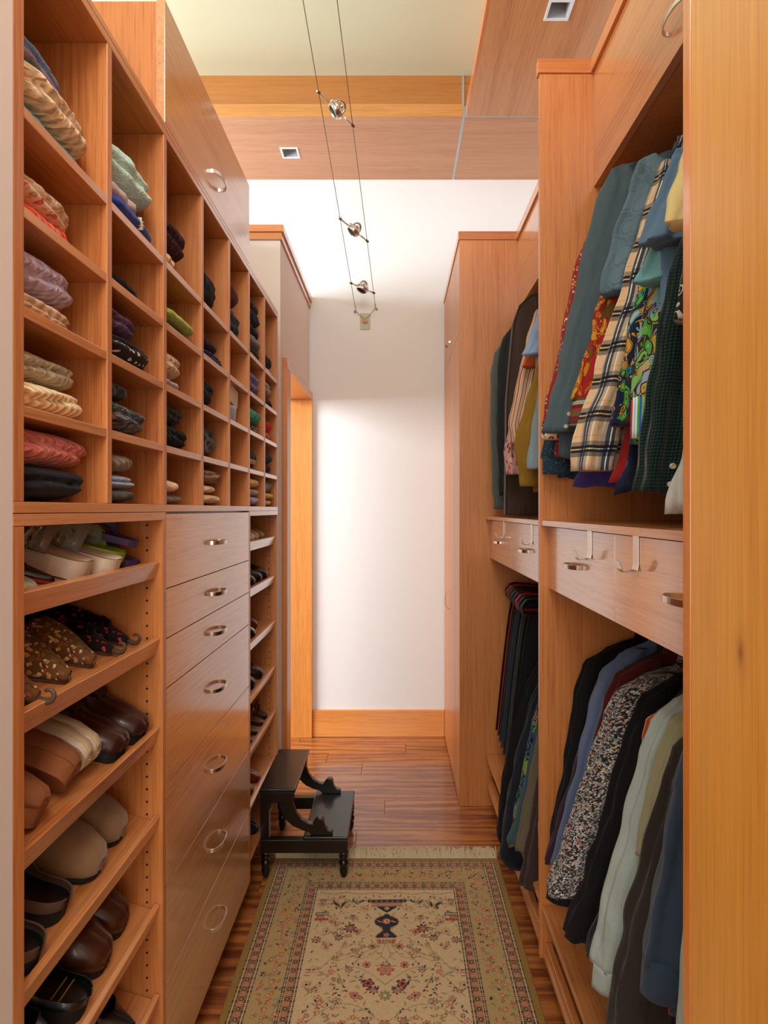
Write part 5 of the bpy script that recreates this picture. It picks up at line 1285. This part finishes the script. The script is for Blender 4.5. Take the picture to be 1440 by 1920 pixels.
rug = thing('rug', ((RX0 + RX1) / 2, 1.77, .0), 'cream and gold oriental rug with a vase and flower pattern', 'rug')
rv_ -= np.array(rug.location)
me = bpy.data.meshes.new('pile'); me.vertices.add(len(rv_)); me.vertices.foreach_set('co', rv_.ravel())
me.loops.add(quads.size); me.loops.foreach_set('vertex_index', quads.ravel().astype(np.int32))
me.polygons.add(len(quads)); me.polygons.foreach_set('loop_start', np.arange(0, quads.size, 4, dtype=np.int32)); me.polygons.foreach_set('loop_total', np.full(len(quads), 4, dtype=np.int32))
me.update(calc_edges=True)
ca = me.color_attributes.new('pattern', 'FLOAT_COLOR', 'POINT'); cc = np.ones((len(rv_), 4)); cc[:, :3] = rgb.reshape(-1, 3); ca.data.foreach_set('color', cc.ravel().astype(np.float32))
t = NT('rug_wool'); at_ = t.n('Attribute'); at_.attribute_name = 'pattern'
t.P(Base_Color=at_.outputs['Color'], Roughness=.95, Sheen_Weight=.25, Specular_IOR_Level=.1); t.bump(t.noise(t.coord(), 900, 2), .5, .0015)
me.materials.append(t.m); po = bpy.data.objects.new('pile', me); COL.objects.link(po); po.parent = rug
build('backing', MB().box(RX0 + .002, RX1 - .002, RY0 + .002, RY1 - .002, .0006, .0022), GOLD_M if 'GOLD_M' in globals() else plain('rug_backing', (120, 96, 56), .95), rug)
fm = MB(); fr = random.Random(3)
for k in range(1100):
    x = RX0 + .006 + (RX1 - RX0 - .012) * (k + fr.random()) / 1100; l = .05 + fr.random() * .035; dx = fr.uniform(-.028, .028); z_ = .002 + fr.random() * .006
    w_ = fr.uniform(.0011, .002)
    p0 = (x, RY1 - .001, .003); p1 = (x + dx * .5 + fr.uniform(-.01, .01), RY1 + l * .55, z_ + .003 + fr.random() * .020); p2 = (x + dx, RY1 + l, z_)
    fm.add([(p0[0] - w_, p0[1], p0[2]), (p0[0] + w_, p0[1], p0[2] + .001), (p1[0] + w_, p1[1], p1[2] + .001), (p1[0] - w_, p1[1], p1[2]), (p2[0], p2[1], p2[2])], [(0, 1, 2, 3), (3, 2, 4)])
fo = build('fringe', fm, plain('fringe_cotton', (206, 186, 150), .95, var=.15), rug); fo['kind'] = 'stuff'; fo['label'] = 'off-white cotton fringe'

# white care label showing under the striped cuff
lx, lz = at(1192, 842, 1.275)
lb = build('care_label', MB().box(lx - .012, lx + .014, 1.222, 1.2228, lz - .014, lz + .016, None), plain('label_white', (224, 222, 214), .6), off=(lx, 1.222, lz))
build('print_line', MB().box(lx - .006, lx + .008, 1.2212, 1.2219, lz - .002, lz + .001), plain('label_ink', (60, 60, 64), .6), lb)
tag(lb, 'white sewn-in label showing between the striped cuff and green shirt', 'label')
